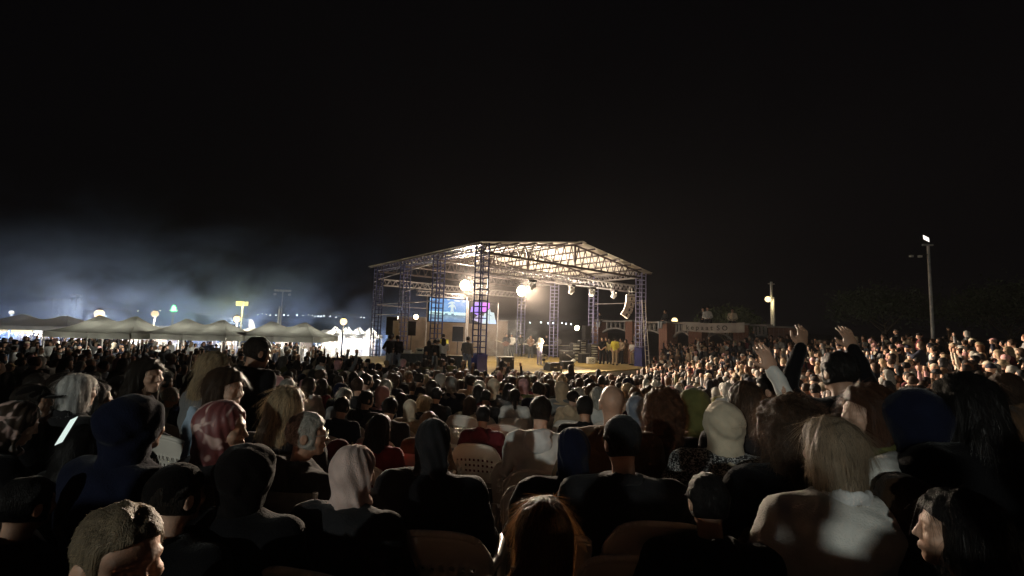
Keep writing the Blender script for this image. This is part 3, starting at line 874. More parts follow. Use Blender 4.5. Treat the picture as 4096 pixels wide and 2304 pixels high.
# ================================================================== video screens
def frame_at(p, rz, label, name, cat, group=None):
    return empty(name, p, rz, label, cat, group)
M['led_back'] = mat('black screen frame', (0.006, 0.006, 0.007), 0.9, spec=0.02)
def screen_mat():
    """Live picture of the stage: pale blue haze, a bright singer, a bright stage front, a dark crowd band."""
    m, nt, b = new_mat('live video picture'); N, L = nt.nodes, nt.links
    tc = N.new('ShaderNodeTexCoord'); sp = N.new('ShaderNodeSeparateXYZ'); L.new(tc.outputs['Generated'], sp.inputs[0])
    n1 = N.new('ShaderNodeTexNoise'); n1.inputs['Scale'].default_value = 7; n1.inputs['Detail'].default_value = 5; L.new(tc.outputs['Generated'], n1.inputs[0])
    n2 = N.new('ShaderNodeTexNoise'); n2.inputs['Scale'].default_value = 26; n2.inputs['Detail'].default_value = 3; L.new(tc.outputs['Generated'], n2.inputs[0])
    ad = N.new('ShaderNodeMath'); ad.operation = 'MULTIPLY_ADD'; ad.inputs[1].default_value = 0.10; L.new(n2.outputs[0], ad.inputs[0]); L.new(sp.outputs['Z'], ad.inputs[2])
    cr = N.new('ShaderNodeValToRGB'); e = cr.color_ramp.elements
    e[0].position = 0.0; e[0].color = (0.10, 0.20, 0.40, 1); e[1].position = 1.0; e[1].color = (0.12, 0.32, 0.72, 1)
    for pos, c in ((0.18, (0.14, 0.27, 0.46, 1)), (0.29, (0.15, 0.26, 0.36, 1)), (0.345, (0.10, 0.2, 0.26, 1)), (0.37, (0.62, 0.95, 0.98, 1)), (0.47, (0.60, 0.90, 0.95, 1)), (0.50, (0.11, 0.30, 0.62, 1))):
        q = e.new(pos); q.color = c
    L.new(ad.outputs[0], cr.inputs[0])
    mx = N.new('ShaderNodeMixRGB'); mx.blend_type = 'SCREEN'; L.new(cr.outputs[0], mx.inputs[1])
    c2 = N.new('ShaderNodeValToRGB'); c2.color_ramp.elements[0].position = 0.5; c2.color_ramp.elements[1].position = 0.8; c2.color_ramp.elements[1].color = (0.35, 0.55, 0.7, 1)
    L.new(n1.outputs[0], c2.inputs[0]); L.new(c2.outputs[0], mx.inputs[2]); mx.inputs[0].default_value = 0.45
    L.new(mx.outputs[0], b.inputs['Emission Color']); b.inputs['Emission Strength'].default_value = 1.1
    b.inputs['Specular IOR Level'].default_value = 0.0
    b.inputs['Base Color'].default_value = (0.02, 0.02, 0.02, 1)
    return m
M['live'] = screen_mat()
for k_, c_ in {'ice': (0.75, 0.95, 1.0), 'pale_blue': (0.45, 0.62, 0.95), 'violet': (0.28, 0.15, 0.85), 'magenta': (0.62, 0.12, 0.90), 'lilac': (0.72, 0.62, 1.0), 'navy': (0.05, 0.05, 0.25), 'slate': (0.10, 0.18, 0.26)}.items():
    M['px_' + k_] = emit('screen ' + k_, c_, 0.8 if k_ in ('ice', 'lilac') else 1.3)
pS = at(430, 297.5, 27.6)
sw_, sh_ = 2.72, 1.47
scr = frame_at((pS.x, pS.y, pS.z - sh_), TH, 'lit pale blue video screen showing the stage', 'video_screen', 'screen')
MB().box((sw_ / 2, 0.06, sh_ / 2), (sw_ + 0.1, 0.1, sh_ + 0.1)).build('frame', M['led_back'], scr)
MB()._add([(0, 0, 0), (sw_, 0, 0), (sw_, 0, sh_), (0, 0, sh_)], [(0, 1, 2, 3)]).build('picture', M['live'], scr)
def flat(parent, pts, mt, name, y=-0.006):
    MB()._add([(x, y, z) for x, z in pts], [tuple(range(len(pts)))]).build(name, M[mt], parent)
# singer on the screen, lamps at its top edge
fig = [(1.50, .55), (1.60, .55), (1.66, .72), (1.72, .55), (1.80, .55), (1.74, .88), (1.78, 1.02), (1.90, .84), (1.96, .80), (1.88, 1.02), (1.78, 1.14), (1.70, 1.16), (1.70, 1.28), (1.58, 1.28), (1.58, 1.14), (1.46, 1.08), (1.34, .96), (1.36, .90), (1.52, .98), (1.56, .82)]
flat(scr, fig, 'px_ice', 'picture_singer')
flat(scr, [(1.32 + 0.34 * math.cos(t * .25) + 0.3, 1.0 + 0.32 * math.sin(t * .25)) for t in range(3, 12)], 'px_ice', 'picture_glow', -0.004)
for (x, z, w) in ((0.12, 1.38, .1), (0.6, 1.36, .05), (1.35, 1.42, .12), (2.0, 1.38, .25), (2.55, 1.37, .1)):
    flat(scr, [(x + w * math.cos(t), z + 0.045 * math.sin(t)) for t in np.linspace(0, 6.28, 9)[:-1]], 'px_ice', 'picture_lamp')
for (x, w) in ((1.12, .22), (1.6, .2)):
    flat(scr, [(x, .42), (x + w, .42), (x + w, .54), (x, .54)], 'px_slate', 'picture_monitor')
for e in (-0.12, sw_ + 0.12):
    MB().bar((e, 0.1, -(pS.z - sh_) + DECK), (e, 0.1, sh_ + 0.2), 0.04, 8).build('stand', M['steel_grey'], scr)
# small truss over the screen
box_truss(Vector((pS.x, pS.y, pS.z + 0.22)) - AX * 0.9, Vector((pS.x, pS.y, pS.z + 0.22)) + AX * 2.4, 0.26, 'screen_truss', 'steel_grey', 0.3, 0.02)

pS2 = at(471.5, 301, 29.6)
s2 = frame_at((pS2.x - 0.05, pS2.y, pS2.z - 1.5), TH, 'violet and pale blue video screen with angular shapes', 'video_screen', 'screen')
w2 = 2.05
MB().box((w2 / 2, 0.06, 0.75), (w2 + 0.02, 0.1, 1.52)).build('frame', M['led_back'], s2)
flat(s2, [(0, .75), (.06, 1.1), (.2, 1.15), (.35, 1.0), (.3, .85)], 'px_violet', 'picture_shard')
flat(s2, [(.1, .8), (.32, 1.45), (1.0, 1.45), (1.0, .95), (.55, .55)], 'px_violet', 'picture_shard', -0.005)
flat(s2, [(.75, 1.0), (.8, 1.46), (1.42, 1.46), (1.42, 1.12), (1.0, .72)], 'px_magenta', 'picture_shard', -0.007)
flat(s2, [(.12, .28), (.95, .0), (.95, .55), (.62, .6)], 'px_lilac', 'picture_shard', -0.008)
flat(s2, [(.9, .02), (1.98, .02), (1.78, .8), (1.52, .85), (1.44, 1.08), (1.05, .72), (.95, .5)], 'px_ice', 'picture_shard', -0.009)
flat(s2, [(1.4, .02), (1.98, .02), (1.92, .3), (1.6, .28), (1.3, .2)], 'px_pale_blue', 'picture_shard', -0.011)
flat(s2, [(.95, .1), (1.2, .35), (1.12, .52), (.97, .5)], 'px_pale_blue', 'picture_shard', -0.012)
flat(s2, [(1.41, .02), (1.44, .02), (1.44, 1.05), (1.41, 1.05)], 'px_slate', 'picture_shard', -0.013)
flat(s2, [(1.05, .74), (1.09, .72), (1.6, .55), (1.58, .6)], 'px_slate', 'picture_shard', -0.014)
s2.scale = (1.12, 1, 1)
for e in (-0.1, w2 + 0.1): MB().bar((e, 0.1, -(pS2.z - 1.5) + DECK), (e, 0.1, 1.5), 0.035, 8).build('stand', M['steel_grey'], s2)

# tan backdrop wall behind the left wing
w0, w1 = at(397, 330, 30.8), at(507, 330, 35)
dW = w1 - w0; rzW = math.atan2(dW.y, dW.x); LW = math.hypot(dW.x, dW.y)
bw = empty('backdrop_wall', ((w0.x + w1.x) / 2, (w0.y + w1.y) / 2, 0), rzW, 'tan wall behind the screens and speakers', 'wall')
MB().box((0, 0, 1.9), (LW, 0.2, 3.8)).build('panel', M['tan_wall'], bw)
MB().box((0, -0.02, 3.84), (LW + 0.1, 0.3, 0.08)).build('coping', M['concrete'], bw)
p = at(395.5, 332, 24.5)
pb_ = empty('timber_post', (p.x, p.y, DECK), TH, 'pale timber board standing left of the hanging speaker', 'board')
MB().box((0, 0, 1.2), (0.32, 0.08, 2.4)).build('board', M['fascia'], pb_, bevel=0.01)

# ================================================================== loudspeakers, cases and gear
def cabinet(p, size, rz, label, name='loudspeaker', pole=0.0, logo=False, grille=True, tilt=0.0, cat='loudspeaker', group=None, edge=True):
    root = empty(name, p, rz, label, cat, group)
    w, d, h = size
    z0 = pole
    if pole:
        MB().bar((0, 0, 0.35), (0, 0, pole), 0.022, 8).build('pole', M['black'], root)
        for k in range(3):
            a = k * 2.09 + 0.4
            MB().bar((0, 0, 0.4), (0.42 * math.cos(a), 0.42 * math.sin(a), 0.02), 0.014, 6).build('leg', M['black'], root)
    MB().box((0, 0, z0 + h / 2), (w, d, h)).build('cabinet', M['black'], root, bevel=0.018)
    if grille: MB().box((0, -d / 2 - 0.008, z0 + h / 2), (w * 0.92, 0.016, h * 0.93)).build('grille', M['grille'], root)
    if edge: MB().box((0, 0, z0 + h + 0.008), (w * 1.01, d * 1.01, 0.018)).build('top_edge', M['alu'], root)
    if logo:
        vs = []; q = 12
        for k in range(q + 1):
            t = k / q; x = -w * 0.24 + w * 0.5 * t; z = h * 0.66 - h * 0.36 * t ** 1.6
            th_ = h * 0.055 * math.sin(math.pi * min(1, 0.12 + t * 0.86)) + 0.004
            vs += [(x, -d / 2 - 0.02, z0 + z + th_), (x - th_ * 0.3, -d / 2 - 0.02, z0 + z - th_)]
        MB()._add(vs, [(2 * k, 2 * k + 1, 2 * k + 3, 2 * k + 2) for k in range(q)]).build('logo', M['swoosh'], root)
        for e in (-1, 1):
            MB().box((e * w * 0.4, -d / 2 - 0.02, z0 + h * 0.86), (w * 0.1, 0.01, h * 0.13)).build('corner_plate', M['swoosh'], root, bevel=0.003)
    return root
def stg(u, v, dz=DECK): return onlevel(u, v, dz)
RZF = 0.15
# u, v of the foot on the deck
p = stg(505, 369.5); cabinet(p, (0.84, 0.6, 0.66), 0.22, 'black subwoofer case with pale curved logo at the stage front', 'subwoofer', logo=True, grille=False)
cs = bpy.data.objects['subwoofer']
for e in (-1, 1):
    for g in (-1, 1): MB().bar((e * 0.36, g * 0.24, -0.0), (e * 0.36, g * 0.24, 0.06), 0.045, 8).build('caster', M['black'], cs)
def wedge(p, rz, label, w=0.72):
    r = empty('wedge_monitor', p, rz, label, 'stage monitor', 'wedge monitors at the stage front')
    pr = [(-0.28, 0), (0.28, 0), (0.28, 0.16), (0.10, 0.42), (-0.22, 0.42), (-0.28, 0.3)]
    vs = [(-w / 2, y, z) for y, z in pr] + [(w / 2, y, z) for y, z in pr]; k = len(pr)
    fs = [tuple(range(k))[::-1], tuple(range(k, 2 * k))] + [(i, (i + 1) % k, k + (i + 1) % k, k + i) for i in range(k)]
    MB()._add(vs, fs).build('cabinet', M['black'], r, bevel=0.012)
    MB()._add([(-w * .44, 0.285, .17), (w * .44, 0.285, .17), (w * .44, 0.11, .425), (-w * .44, 0.11, .425)], [(0, 1, 2, 3)]).build('grille', M['grille'], r)
    MB().box((0, -0.285, 0.18), (0.2, 0.01, 0.05)).build('handle', M['alu'], r)
wedge(stg(552, 370.3), TH - 0.1, 'black wedge monitor left of the pair before the singer')
wedge(stg(565.5, 368.6), TH - 0.1, 'black wedge monitor right of the pair before the singer', 0.8)
p = stg(572, 366.2)
r = empty('stage_lamp', p, 0.5, 'small white stage lamp lying beside the right wedge monitor', 'stage light')
MB().lathe((0, 0, 0.22), [(0.02, -0.22), (0.1, -0.2), (0.13, 0), (0.14, 0.22), (0.11, 0.24), (0.1, 0.2)], 12, (0.8, 0, 0.6)).build('can', M['white'], r)
MB().box((0, 0, 0.06), (0.25, 0.2, 0.12)).build('base', M['black'], r)
MB().lathe((0, 0, 0.22), [(0.105, 0.21), (0.005, 0.225)], 12, (0.8, 0, 0.6)).build('lens', M['lamp_white'], r)
aim_ = S(SW * 0.5, SD * 0.3, RIDGE) - Vector((p.x, p.y, p.z + 0.4))
spot('uplight_beam', (0, 0, 0.45), Matrix.Rotation(-0.5, 3, 'Z') @ aim_ + Vector((0, 0, 0.45)), 3600, WARM, R(125), 0.5, 0.12, r)
# low floor lights at the left wing, washing the roof
for (u_, v_, ax_, lab_, pw_) in ((456.5, 373.2, 2.6, 'flat white floor light behind the man in grey, nearer one', 120), (459.5, 370.4, 4.2, 'flat white floor light behind the man in grey, farther one', 120)):
    q_ = stg(u_, v_); fl = empty('floor_light', q_, 0.1, lab_, 'stage light', 'floor lights of the left wing')
    MB().box((0, 0, 0.06), (0.42, 0.28, 0.10)).build('case', M['black'], fl, bevel=0.01)
    MB().box((0, -0.02, 0.115), (0.38, 0.24, 0.012)).build('lens', M['lamp_white'], fl)
    a_ = S(ax_, 3.0, EAVE + 0.6) - q_
    spot('uplight_beam', (0, 0, 0.3), Matrix.Rotation(-0.1, 3, 'Z') @ a_ + Vector((0, 0, 0.3)), pw_, (1.0, 0.93, 0.84), R(120), 0.5, 0.12, fl)
# pedestal fan ring near the singer
p = stg(543.5, 369.5)
fan = empty('stage_fan', p, 0.2, 'round stage fan with pale guard ring beside the singer', 'fan')
ring = MB(); ring2 = MB()
for k in range(28):
    a0, a1 = 2 * math.pi * k / 28, 2 * math.pi * (k + 1) / 28
    ring.bar((0.30 * math.cos(a0), 0, 0.52 + 0.30 * math.sin(a0)), (0.30 * math.cos(a1), 0, 0.52 + 0.30 * math.sin(a1)), 0.014, 5)
ring.build('guard_ring', M['pole'], fan)
for k in range(24):
    a = 2 * math.pi * k / 24; ring2.bar((0.06 * math.cos(a), -0.04, 0.52 + 0.06 * math.sin(a)), (0.30 * math.cos(a), 0, 0.52 + 0.30 * math.sin(a)), 0.003, 4)
o = ring2.build('guard_wires', M['pole'], fan); o['kind'] = 'stuff'
MB().lathe((0, -0.02, 0.52), [(0.01, -0.06), (0.08, -0.05), (0.08, 0.08), (0.01, 0.1)], 12, (0, 1, 0)).build('motor', M['black'], fan)
for k in range(4):
    a = k * math.pi / 2 + 0.3
    MB()._add([(0.06 * math.cos(a), 0, .52 + 0.06 * math.sin(a)), (0.26 * math.cos(a - .35), 0.03, .52 + 0.26 * math.sin(a - .35)), (0.27 * math.cos(a + .35), -0.03, .52 + 0.27 * math.sin(a + .35))], [(0, 1, 2)]).build('blade', M['pole'], fan)
MB().bar((0, 0.04, 0.03), (0, 0.04, 0.46), 0.02, 8).build('stand', M['pole'], fan)
MB().lathe((0, 0.04, 0), [(0.2, 0), (0.2, 0.02), (0.03, 0.04)], 14).build('base', M['pole'], fan)

# black draped table of the left wing with gear on it
def table(p, size, rz, label, cloth=True, mt='black'):
    r = empty('table', p, rz, label, 'table'); w, d, h = size
    MB().box((0, 0, h - 0.015), (w, d, 0.03)).build('table_top', M['fascia'], r)
    if cloth:
        hw, hd = w / 2 + 0.01, d / 2 + 0.01
        cor = [(-hw, -hd), (hw, -hd), (hw, hd), (-hw, hd)]
        for i in range(4):
            a, b2 = Vector((*cor[i], 0)), Vector((*cor[(i + 1) % 4], 0)); nrm = Vector(((b2 - a).y, -(b2 - a).x, 0)).normalized(); vs = []; kk = 30
            for q in range(kk + 1):
                pp = a.lerp(b2, q / kk)
                vs += [pp + Vector((0, 0, h - 0.005)), pp + nrm * (0.02 + 0.022 * math.sin(q * 1.3)) + Vector((0, 0, 0.02))]
            MB()._add(vs, [(2 * q, 2 * q + 1, 2 * q + 3, 2 * q + 2) for q in range(kk)], True).build('cloth', M[mt], r)
    else:
        for e in (-1, 1):
            for g in (-1, 1): MB().bar((e * w * .46, g * d * .44, 0), (e * w * .46, g * d * .44, h - 0.03), 0.02, 6).build('leg', M['steel_white'], r)
    return r
p = stg(407, 375.6); table((p.x, p.y + 0.5, DECK), (1.55, 0.75, 0.95), 0.05, 'black draped table on the left wing')
p = stg(448, 375); table((p.x, p.y + 0.6, DECK), (1.1, 0.6, 0.85), 0.1, 'pale topped mixer table right of the left wing group', True)
for (x, lab) in ((-0.45, 'white paper pile'), (0.1, 'white bottle'), (0.5, 'white cups')):
    pass
def small(name, cat, p, rz, label, build):
    r = empty(name, p, rz, label, cat); build(r); return r
pt = Vector((stg(407, 375.6).x, stg(407, 375.6).y + 0.5, DECK + 0.952))
small('mixing_desk', 'mixer', pt + Vector((-0.35, 0, 0)), 0.05, 'flat pale mixing desk on the black draped table', lambda r: (MB().box((0, 0, 0.05), (0.7, 0.45, 0.08), M=Matrix.Rotation(0.12, 3, 'X')).build('panel', M['white'], r, bevel=0.01), [MB().box((-0.3 + 0.06 * k, -0.05, 0.115), (0.02, 0.25, 0.01), M=Matrix.Rotation(0.12, 3, 'X')).build('fader', M['black'], r) for k in range(11)]))
small('gear_box', 'box', pt + Vector((0.4, 0, 0)), 0.2, 'pale gear box at the right end of the black draped table', lambda r: (MB().box((0, 0, 0.11), (0.35, 0.3, 0.22)).build('case', M['fascia'], r, bevel=0.015), MB().box((0, -0.152, 0.13), (0.22, 0.01, 0.08)).build('panel', M['black'], r)))
# loudspeakers of the left side
p = at(391.3, 337, 26); cabinet((p.x, p.y, DECK), (0.62, 0.5, 1.05), 0.2, 'big black loudspeaker high at the left rear tower', pole=at(391, 335, 26).z - DECK - 0.0)
p = at(411, 340, 24.3); cabinet((p.x, p.y, DECK), (0.42, 0.42, 0.78), 0.35, 'black loudspeaker on a pole below the warm work light', pole=at(411, 335.5, 24.3).z - DECK)
p = at(457.5, 345, 23.6); cabinet((p.x, p.y, DECK), (0.58, 0.45, 0.80), 0.1, 'black loudspeaker on a pole stand beside the mixer table', pole=at(457, 341.5, 23.6).z - DECK)
# guitar amp and keyboard stands deep on the stage
p = stg(548, 357); table((p.x, p.y, DECK), (1.7, 0.6, 0.92), 0.25, 'long grey table behind the singer', False)
p = stg(563, 357.5); table((p.x, p.y, DECK), (1.5, 0.5, 0.95), 0.3, 'black draped riser front right of the singer', True)
p = stg(529, 356)
kb = empty('keyboard', (p.x, p.y, DECK), 0.1, 'pale electric keyboard on a stand at the back of the stage', 'keyboard')
MB().box((0, 0, 0.95), (1.2, 0.35, 0.1)).build('body', M['white'], kb, bevel=0.015)
MB().box((0, -0.1, 1.005), (1.1, 0.14, 0.012)).build('keys', M['fascia'], kb)
for e in (-1, 1):
    MB().bar((e * 0.4, -0.2, 0), (-e * 0.4, 0.1, 0.9), 0.02, 6).build('stand_leg', M['black'], kb)
def rack(p, size, rz, label, n, mt='white'):
    r = empty('amplifier_rack', p, rz, label, 'amplifier rack', 'amplifier racks at the right of the stage'); w, d, h = size
    fr = MB()
    for e in (-1, 1): fr.box((e * (w / 2 - 0.015), 0, h / 2), (0.03, d, h))
    fr.box((0, 0, 0.015), (w - 0.06, d, 0.03)); fr.box((0, 0, h - 0.015), (w - 0.06, d, 0.03)); fr.box((0, d / 2 - 0.01, h / 2), (w - 0.06, 0.02, h - 0.06))
    fr.build('case', M['black'], r)
    for k in range(n):
        z = 0.05 + (h - 0.1) * (k + 0.5) / n
        MB().box((0, -0.01, z), (w - 0.07, d - 0.06, (h - 0.1) / n * 0.55)).build('unit', M[mt] if k % 3 != 2 else M['alu'], r, bevel=0.006)
        for q in (-1, 1): MB().lathe((q * w * 0.28, -d / 2 + 0.02, z), [(0.02, -0.03), (0.02, 0.0), (0.005, 0.002)], 8, (0, -1, 0)).build('knob', M['black'], r)
    MB().box((0, -d / 2 - 0.004, h + 0.0), (w, 0.02, 0.03)).build('edge_trim', M['alu'], r)
    return r
p = stg(592.5, 362.3); rack(p, (0.55, 0.5, 1.25), 0.35, 'tall white unit amplifier rack beside the man in black tee', 7)
p = stg(582.5, 361.2); rack((p.x, p.y + 0.3, DECK), (0.5, 0.5, 1.45), 0.35, 'cream unit amplifier rack behind the black case', 8)
p = stg(575.5, 360.8); rack((p.x, p.y + 0.1, DECK), (0.7, 0.5, 1.25), 0.35, 'wide amplifier rack left of the cream rack', 5)
p = stg(583.5, 362.8); cabinet((p.x, p.y - 0.1, DECK), (0.62, 0.5, 0.62), 0.35, 'plain black road case in front of the racks', 'road_case', grille=False, cat='case')
p = stg(567, 361); cabinet((p.x, p.y, DECK), (0.95, 0.55, 0.7), 0.35, 'black subwoofer with pale curved logo left of the racks', 'subwoofer', logo=True, grille=False)
p = stg(588, 362); cabinet((p.x - 0.05, p.y + 0.5, DECK), (0.5, 0.5, 1.0), 0.35, 'tall loudspeaker standing on top of the rack cases', 'loudspeaker', pole=1.5)
p = stg(590, 363.4)
wb_ = empty('road_case', (p.x, p.y - 0.25, DECK), 0.2, 'small white box with dark lettering at the foot of the racks', 'case')
MB().box((0, 0, 0.21), (0.5, 0.4, 0.42)).build('body', M['white'], wb_, bevel=0.02)
text('I G', 0.26, 'ink', wb_, (0, -0.206, 0.22), (R(90), 0, 0))
# microphone stands
for (u, v, lab) in ((523, 357, 'pale slanting microphone stand behind the smoke'), (478.5, 362, 'thin dark microphone stand beside the near blue tower')):
    p = stg(u, v)
    r = empty('microphone_stand', p, 0.3, lab, 'microphone stand')
    MB().bar((0, 0, 0), (0, 0, 1.1), 0.012, 6).build('pole', M['steel_white'] if u > 500 else M['black'], r)
    MB().bar((0, 0, 1.1), (0.55, -0.1, 1.65), 0.01, 6).build('boom', M['steel_white'] if u > 500 else M['black'], r)
    for k in range(3): MB().bar((0, 0, 0.12), (0.28 * math.cos(k * 2.1), 0.28 * math.sin(k * 2.1), 0.01), 0.01, 5).build('leg', M['black'], r)
# line array
la = at(630.5, 294.5, 26.6)
ar = empty('line_array', la, 0, 'curved hanging column of pale line array speakers', 'line array')
rzA = -0.15
pos = Vector((0, 0, -0.12)); ang = 0.0
MB().box((0, 0, -0.03), (0.5, 0.4, 0.05), rzA).build('flying_frame', M['steel_white'], ar)
for e in (-1, 1): MB().bar((e * 0.1, 0, 0), (e * 0.05, 0, 0.45), 0.012, 6).build('hoist_chain', M['steel_white'], ar)
for k in range(4):
    ang = [0.05, 0.18, 0.38, 0.60][k]
    Mx = Matrix.Rotation(rzA, 3, 'Z') @ Matrix.Rotation(ang, 3, 'Y')
    c = pos + Mx @ Vector((0, 0, -0.16))
    ob = MB().box(c, (0.50, 0.46, 0.30), M=Mx).build('speaker_box', M['cream_speaker'], ar, bevel=0.015)
    for g in (-0.07, 0.07):
        cc = c + Mx @ Vector((0.06 + 0.0, -0.235, g * 0.6))
        MB().lathe(cc, [(0.05, 0), (0.045, 0.006), (0.004, 0.008)], 10, Mx @ Vector((0, -1, 0))).build('horn', M['black'], ob)
    pos = pos + Mx @ Vector((0, 0, -0.33))
# ================================================================== smooth solids from distance fields
def surf(f, lo, hi, h):
    """Surface nets: verts and quads of f(P) = 0 on a grid of step h."""
    lo, hi = np.array(lo, float), np.array(hi, float)
    n = np.ceil((hi - lo) / h).astype(int) + 1
    ax = [lo[i] + h * np.arange(n[i]) for i in range(3)]
    P = np.stack(np.meshgrid(*ax, indexing='ij'), -1)
    Fv = f(P.reshape(-1, 3)).reshape(n)
    ins = Fv < 0
    acc = np.zeros((*(n - 1), 3)); cnt = np.zeros(n - 1)
    sl = lambda o: tuple(slice(o[i], o[i] + n[i] - 1) for i in range(3))
    corners = [(a, b, c) for a in (0, 1) for b in (0, 1) for c in (0, 1)]
    for a in corners:
        for d in range(3):
            if a[d] == 1: continue
            b = list(a); b[d] = 1; b = tuple(b)
            fa, fb = Fv[sl(a)], Fv[sl(b)]
            x = (fa < 0) != (fb < 0)
            t = np.where(x, fa / np.where(np.abs(fa - fb) < 1e-12, 1, fa - fb), 0)
            for i in range(3):
                acc[..., i] += np.where(x, a[i] + (t if i == d else 0), 0)
            cnt += x
    has = cnt > 0
    idx = -np.ones(n - 1, int); idx[has] = np.arange(has.sum())
    cell = np.argwhere(has)
    V = lo + h * (cell + acc[has] / cnt[has][:, None])
    F = []
    for d in range(3):
        e1, e2 = (d + 1) % 3, (d + 2) % 3
        s0 = [slice(None)] * 3; s1 = [slice(None)] * 3
        s0[d] = slice(0, n[d] - 1); s1[d] = slice(1, n[d])
        x = ins[tuple(s0)] != ins[tuple(s1)]
        pts = np.argwhere(x)
        ok = (pts[:, e1] > 0) & (pts[:, e2] > 0) & (pts[:, e1] < n[e1] - 1) & (pts[:, e2] < n[e2] - 1)
        pts = pts[ok]
        if not len(pts): continue
        def g(o1, o2):
            q = pts.copy(); q[:, e1] -= o1; q[:, e2] -= o2
            return idx[q[:, 0], q[:, 1], q[:, 2]]
        Q = np.stack([g(1, 1), g(0, 1), g(0, 0), g(1, 0)], 1)
        fl = ins[pts[:, 0], pts[:, 1], pts[:, 2]]
        Q[~fl] = Q[~fl][:, ::-1]
        F.append(Q)
    F = np.concatenate(F)
    return V, F[(F >= 0).all(1)]

def cone(P, a, b, ra, rb):
    a, b = np.array(a, float), np.array(b, float); ab = b - a
    t = np.clip(((P - a) @ ab) / (ab @ ab), 0, 1)
    return np.linalg.norm(P - a - t[:, None] * ab, axis=1) - (ra + (rb - ra) * t)
def ell(P, c, r):
    q = P - np.array(c); r = np.array(r)
    k0 = np.linalg.norm(q / r, axis=1); k1 = np.linalg.norm(q / (r * r), axis=1)
    return k0 * (k0 - 1) / np.maximum(k1, 1e-6)
def smin(a, b, k):
    h = np.clip(0.5 + 0.5 * (b - a) / k, 0, 1)
    return b * (1 - h) + a * h - k * h * (1 - h)
def smax(a, b, k): return -smin(-a, -b, k)
def wob(P, amp, s, seed=0.0):
    x, y, z = P[:, 0] * s, P[:, 1] * s, P[:, 2] * s
    return amp * (np.sin(x + 1.7 * np.sin(y * 0.7 + seed) + seed) * np.sin(y * 1.1 + 1.3 * np.sin(z * 0.9 + seed)) + 0.6 * np.sin(z * 1.9 + x * 1.3 + 2 * seed) * np.sin(y * 2.1 + seed))

# ---- head (origin at its centre, facing +Y, chin at z = -0.12, crown at +0.12)
def head_sdf(P, female=False, old=False):
    w = 0.94 if female else 1.0
    d = ell(P, (0, -0.014, 0.030), (0.076 * w, 0.097, 0.090))
    d = smin(d, ell(P, (0, 0.022, -0.040), (0.060 * w, 0.070, 0.076)), 0.03)
    d = smin(d, ell(P, (0, 0.068, -0.098), (0.026 * w, 0.022, 0.020)), 0.025)
    ax = np.abs(P[:, 0]); Q = np.stack([ax, P[:, 1], P[:, 2]], 1)
    d = smin(d, cone(Q, (0.010, 0.086, 0.022), (0.045, 0.068, 0.024), 0.010 if not female else 0.007, 0.010), 0.016)
    d = smin(d, ell(Q, (0.040, 0.062, -0.026), (0.026, 0.026, 0.024)), 0.02)
    d = smax(d, -(np.linalg.norm(Q - np.array([0.031, 0.099, 0.002]), axis=1) - 0.0135), 0.012)
    d = smin(d, np.linalg.norm(Q - np.array([0.030, 0.078, 0.002]), axis=1) - 0.0125, 0.003)
    nl = 0.105 if not old else 0.111
    d = smin(d, cone(P, (0, 0.086, 0.012), (0, nl, -0.030), 0.0065, 0.0098), 0.010)
    d = smin(d, ell(Q, (0.010, 0.094, -0.034), (0.008, 0.010, 0.007)), 0.006)
    d = smin(d, cone(Q, (0, 0.0955, -0.060), (0.022, 0.080, -0.063), 0.0065, 0.003), 0.008)
    d = smin(d, cone(Q, (0, 0.094, -0.071), (0.018, 0.081, -0.070), 0.0075, 0.004), 0.008)
    e = ell(Q, (0.079 * w, -0.010, -0.008), (0.011, 0.023, 0.034)); e = smax(e, -(ell(Q, (0.090 * w, -0.004, -0.004), (0.008, 0.012, 0.020))), 0.006)
    d = smin(d, e, 0.008)
    d = smin(d, cone(P, (0, -0.022, -0.05), (0, -0.038, -0.20), 0.052 * w, 0.058 * w), 0.03)
    return d
_hc = {}
def head_mesh(female, h, old=False):
    k = (female, h, old)
    if k not in _hc: _hc[k] = surf(lambda P: head_sdf(P, female, old), (-0.11, -0.14, -0.23), (0.11, 0.15, 0.14), h)
    return _hc[k]

def cranium(P, g): return smin(ell(P, (0, -0.016, 0.032), (0.078 + g, 0.099 + g, 0.092 + g)), ell(P, (0, 0.0, -0.03), (0.064 + g, 0.076 + g, 0.07)), 0.03)
def face_cut(P, top=0.055, back=0.02): 
    """Positive in front of the hairline."""
    return np.minimum((P[:, 1] - (0.060 - 0.25 * np.abs(P[:, 0]) - back)) , (top - P[:, 2]) + 0.5 * (P[:, 1] - 0.09))
def hair_short(P, seed=0, g=0.013, low=-0.055, rec=0.0):
    d = cranium(P, g) + wob(P * np.array([1.7, 0.45, 1.0]), 0.0045, 48, seed) + wob(P * np.array([2.0, 0.4, 1.2]), 0.0025, 110, seed)
    d = smax(d, face_cut(P, 0.062 + 0.8 * rec, -0.012 + rec), 0.012)
    ear = ell(np.abs(P) * np.array([1, 1, 0]) + P * np.array([0, 0, 1]), (0.088, 0.004, -0.020), (0.022, 0.021, 0.036))
    d = smax(d, -ear, 0.01)
    return smax(d, (low - P[:, 2]) - 0.35 * (P[:, 1] + 0.05), 0.012)
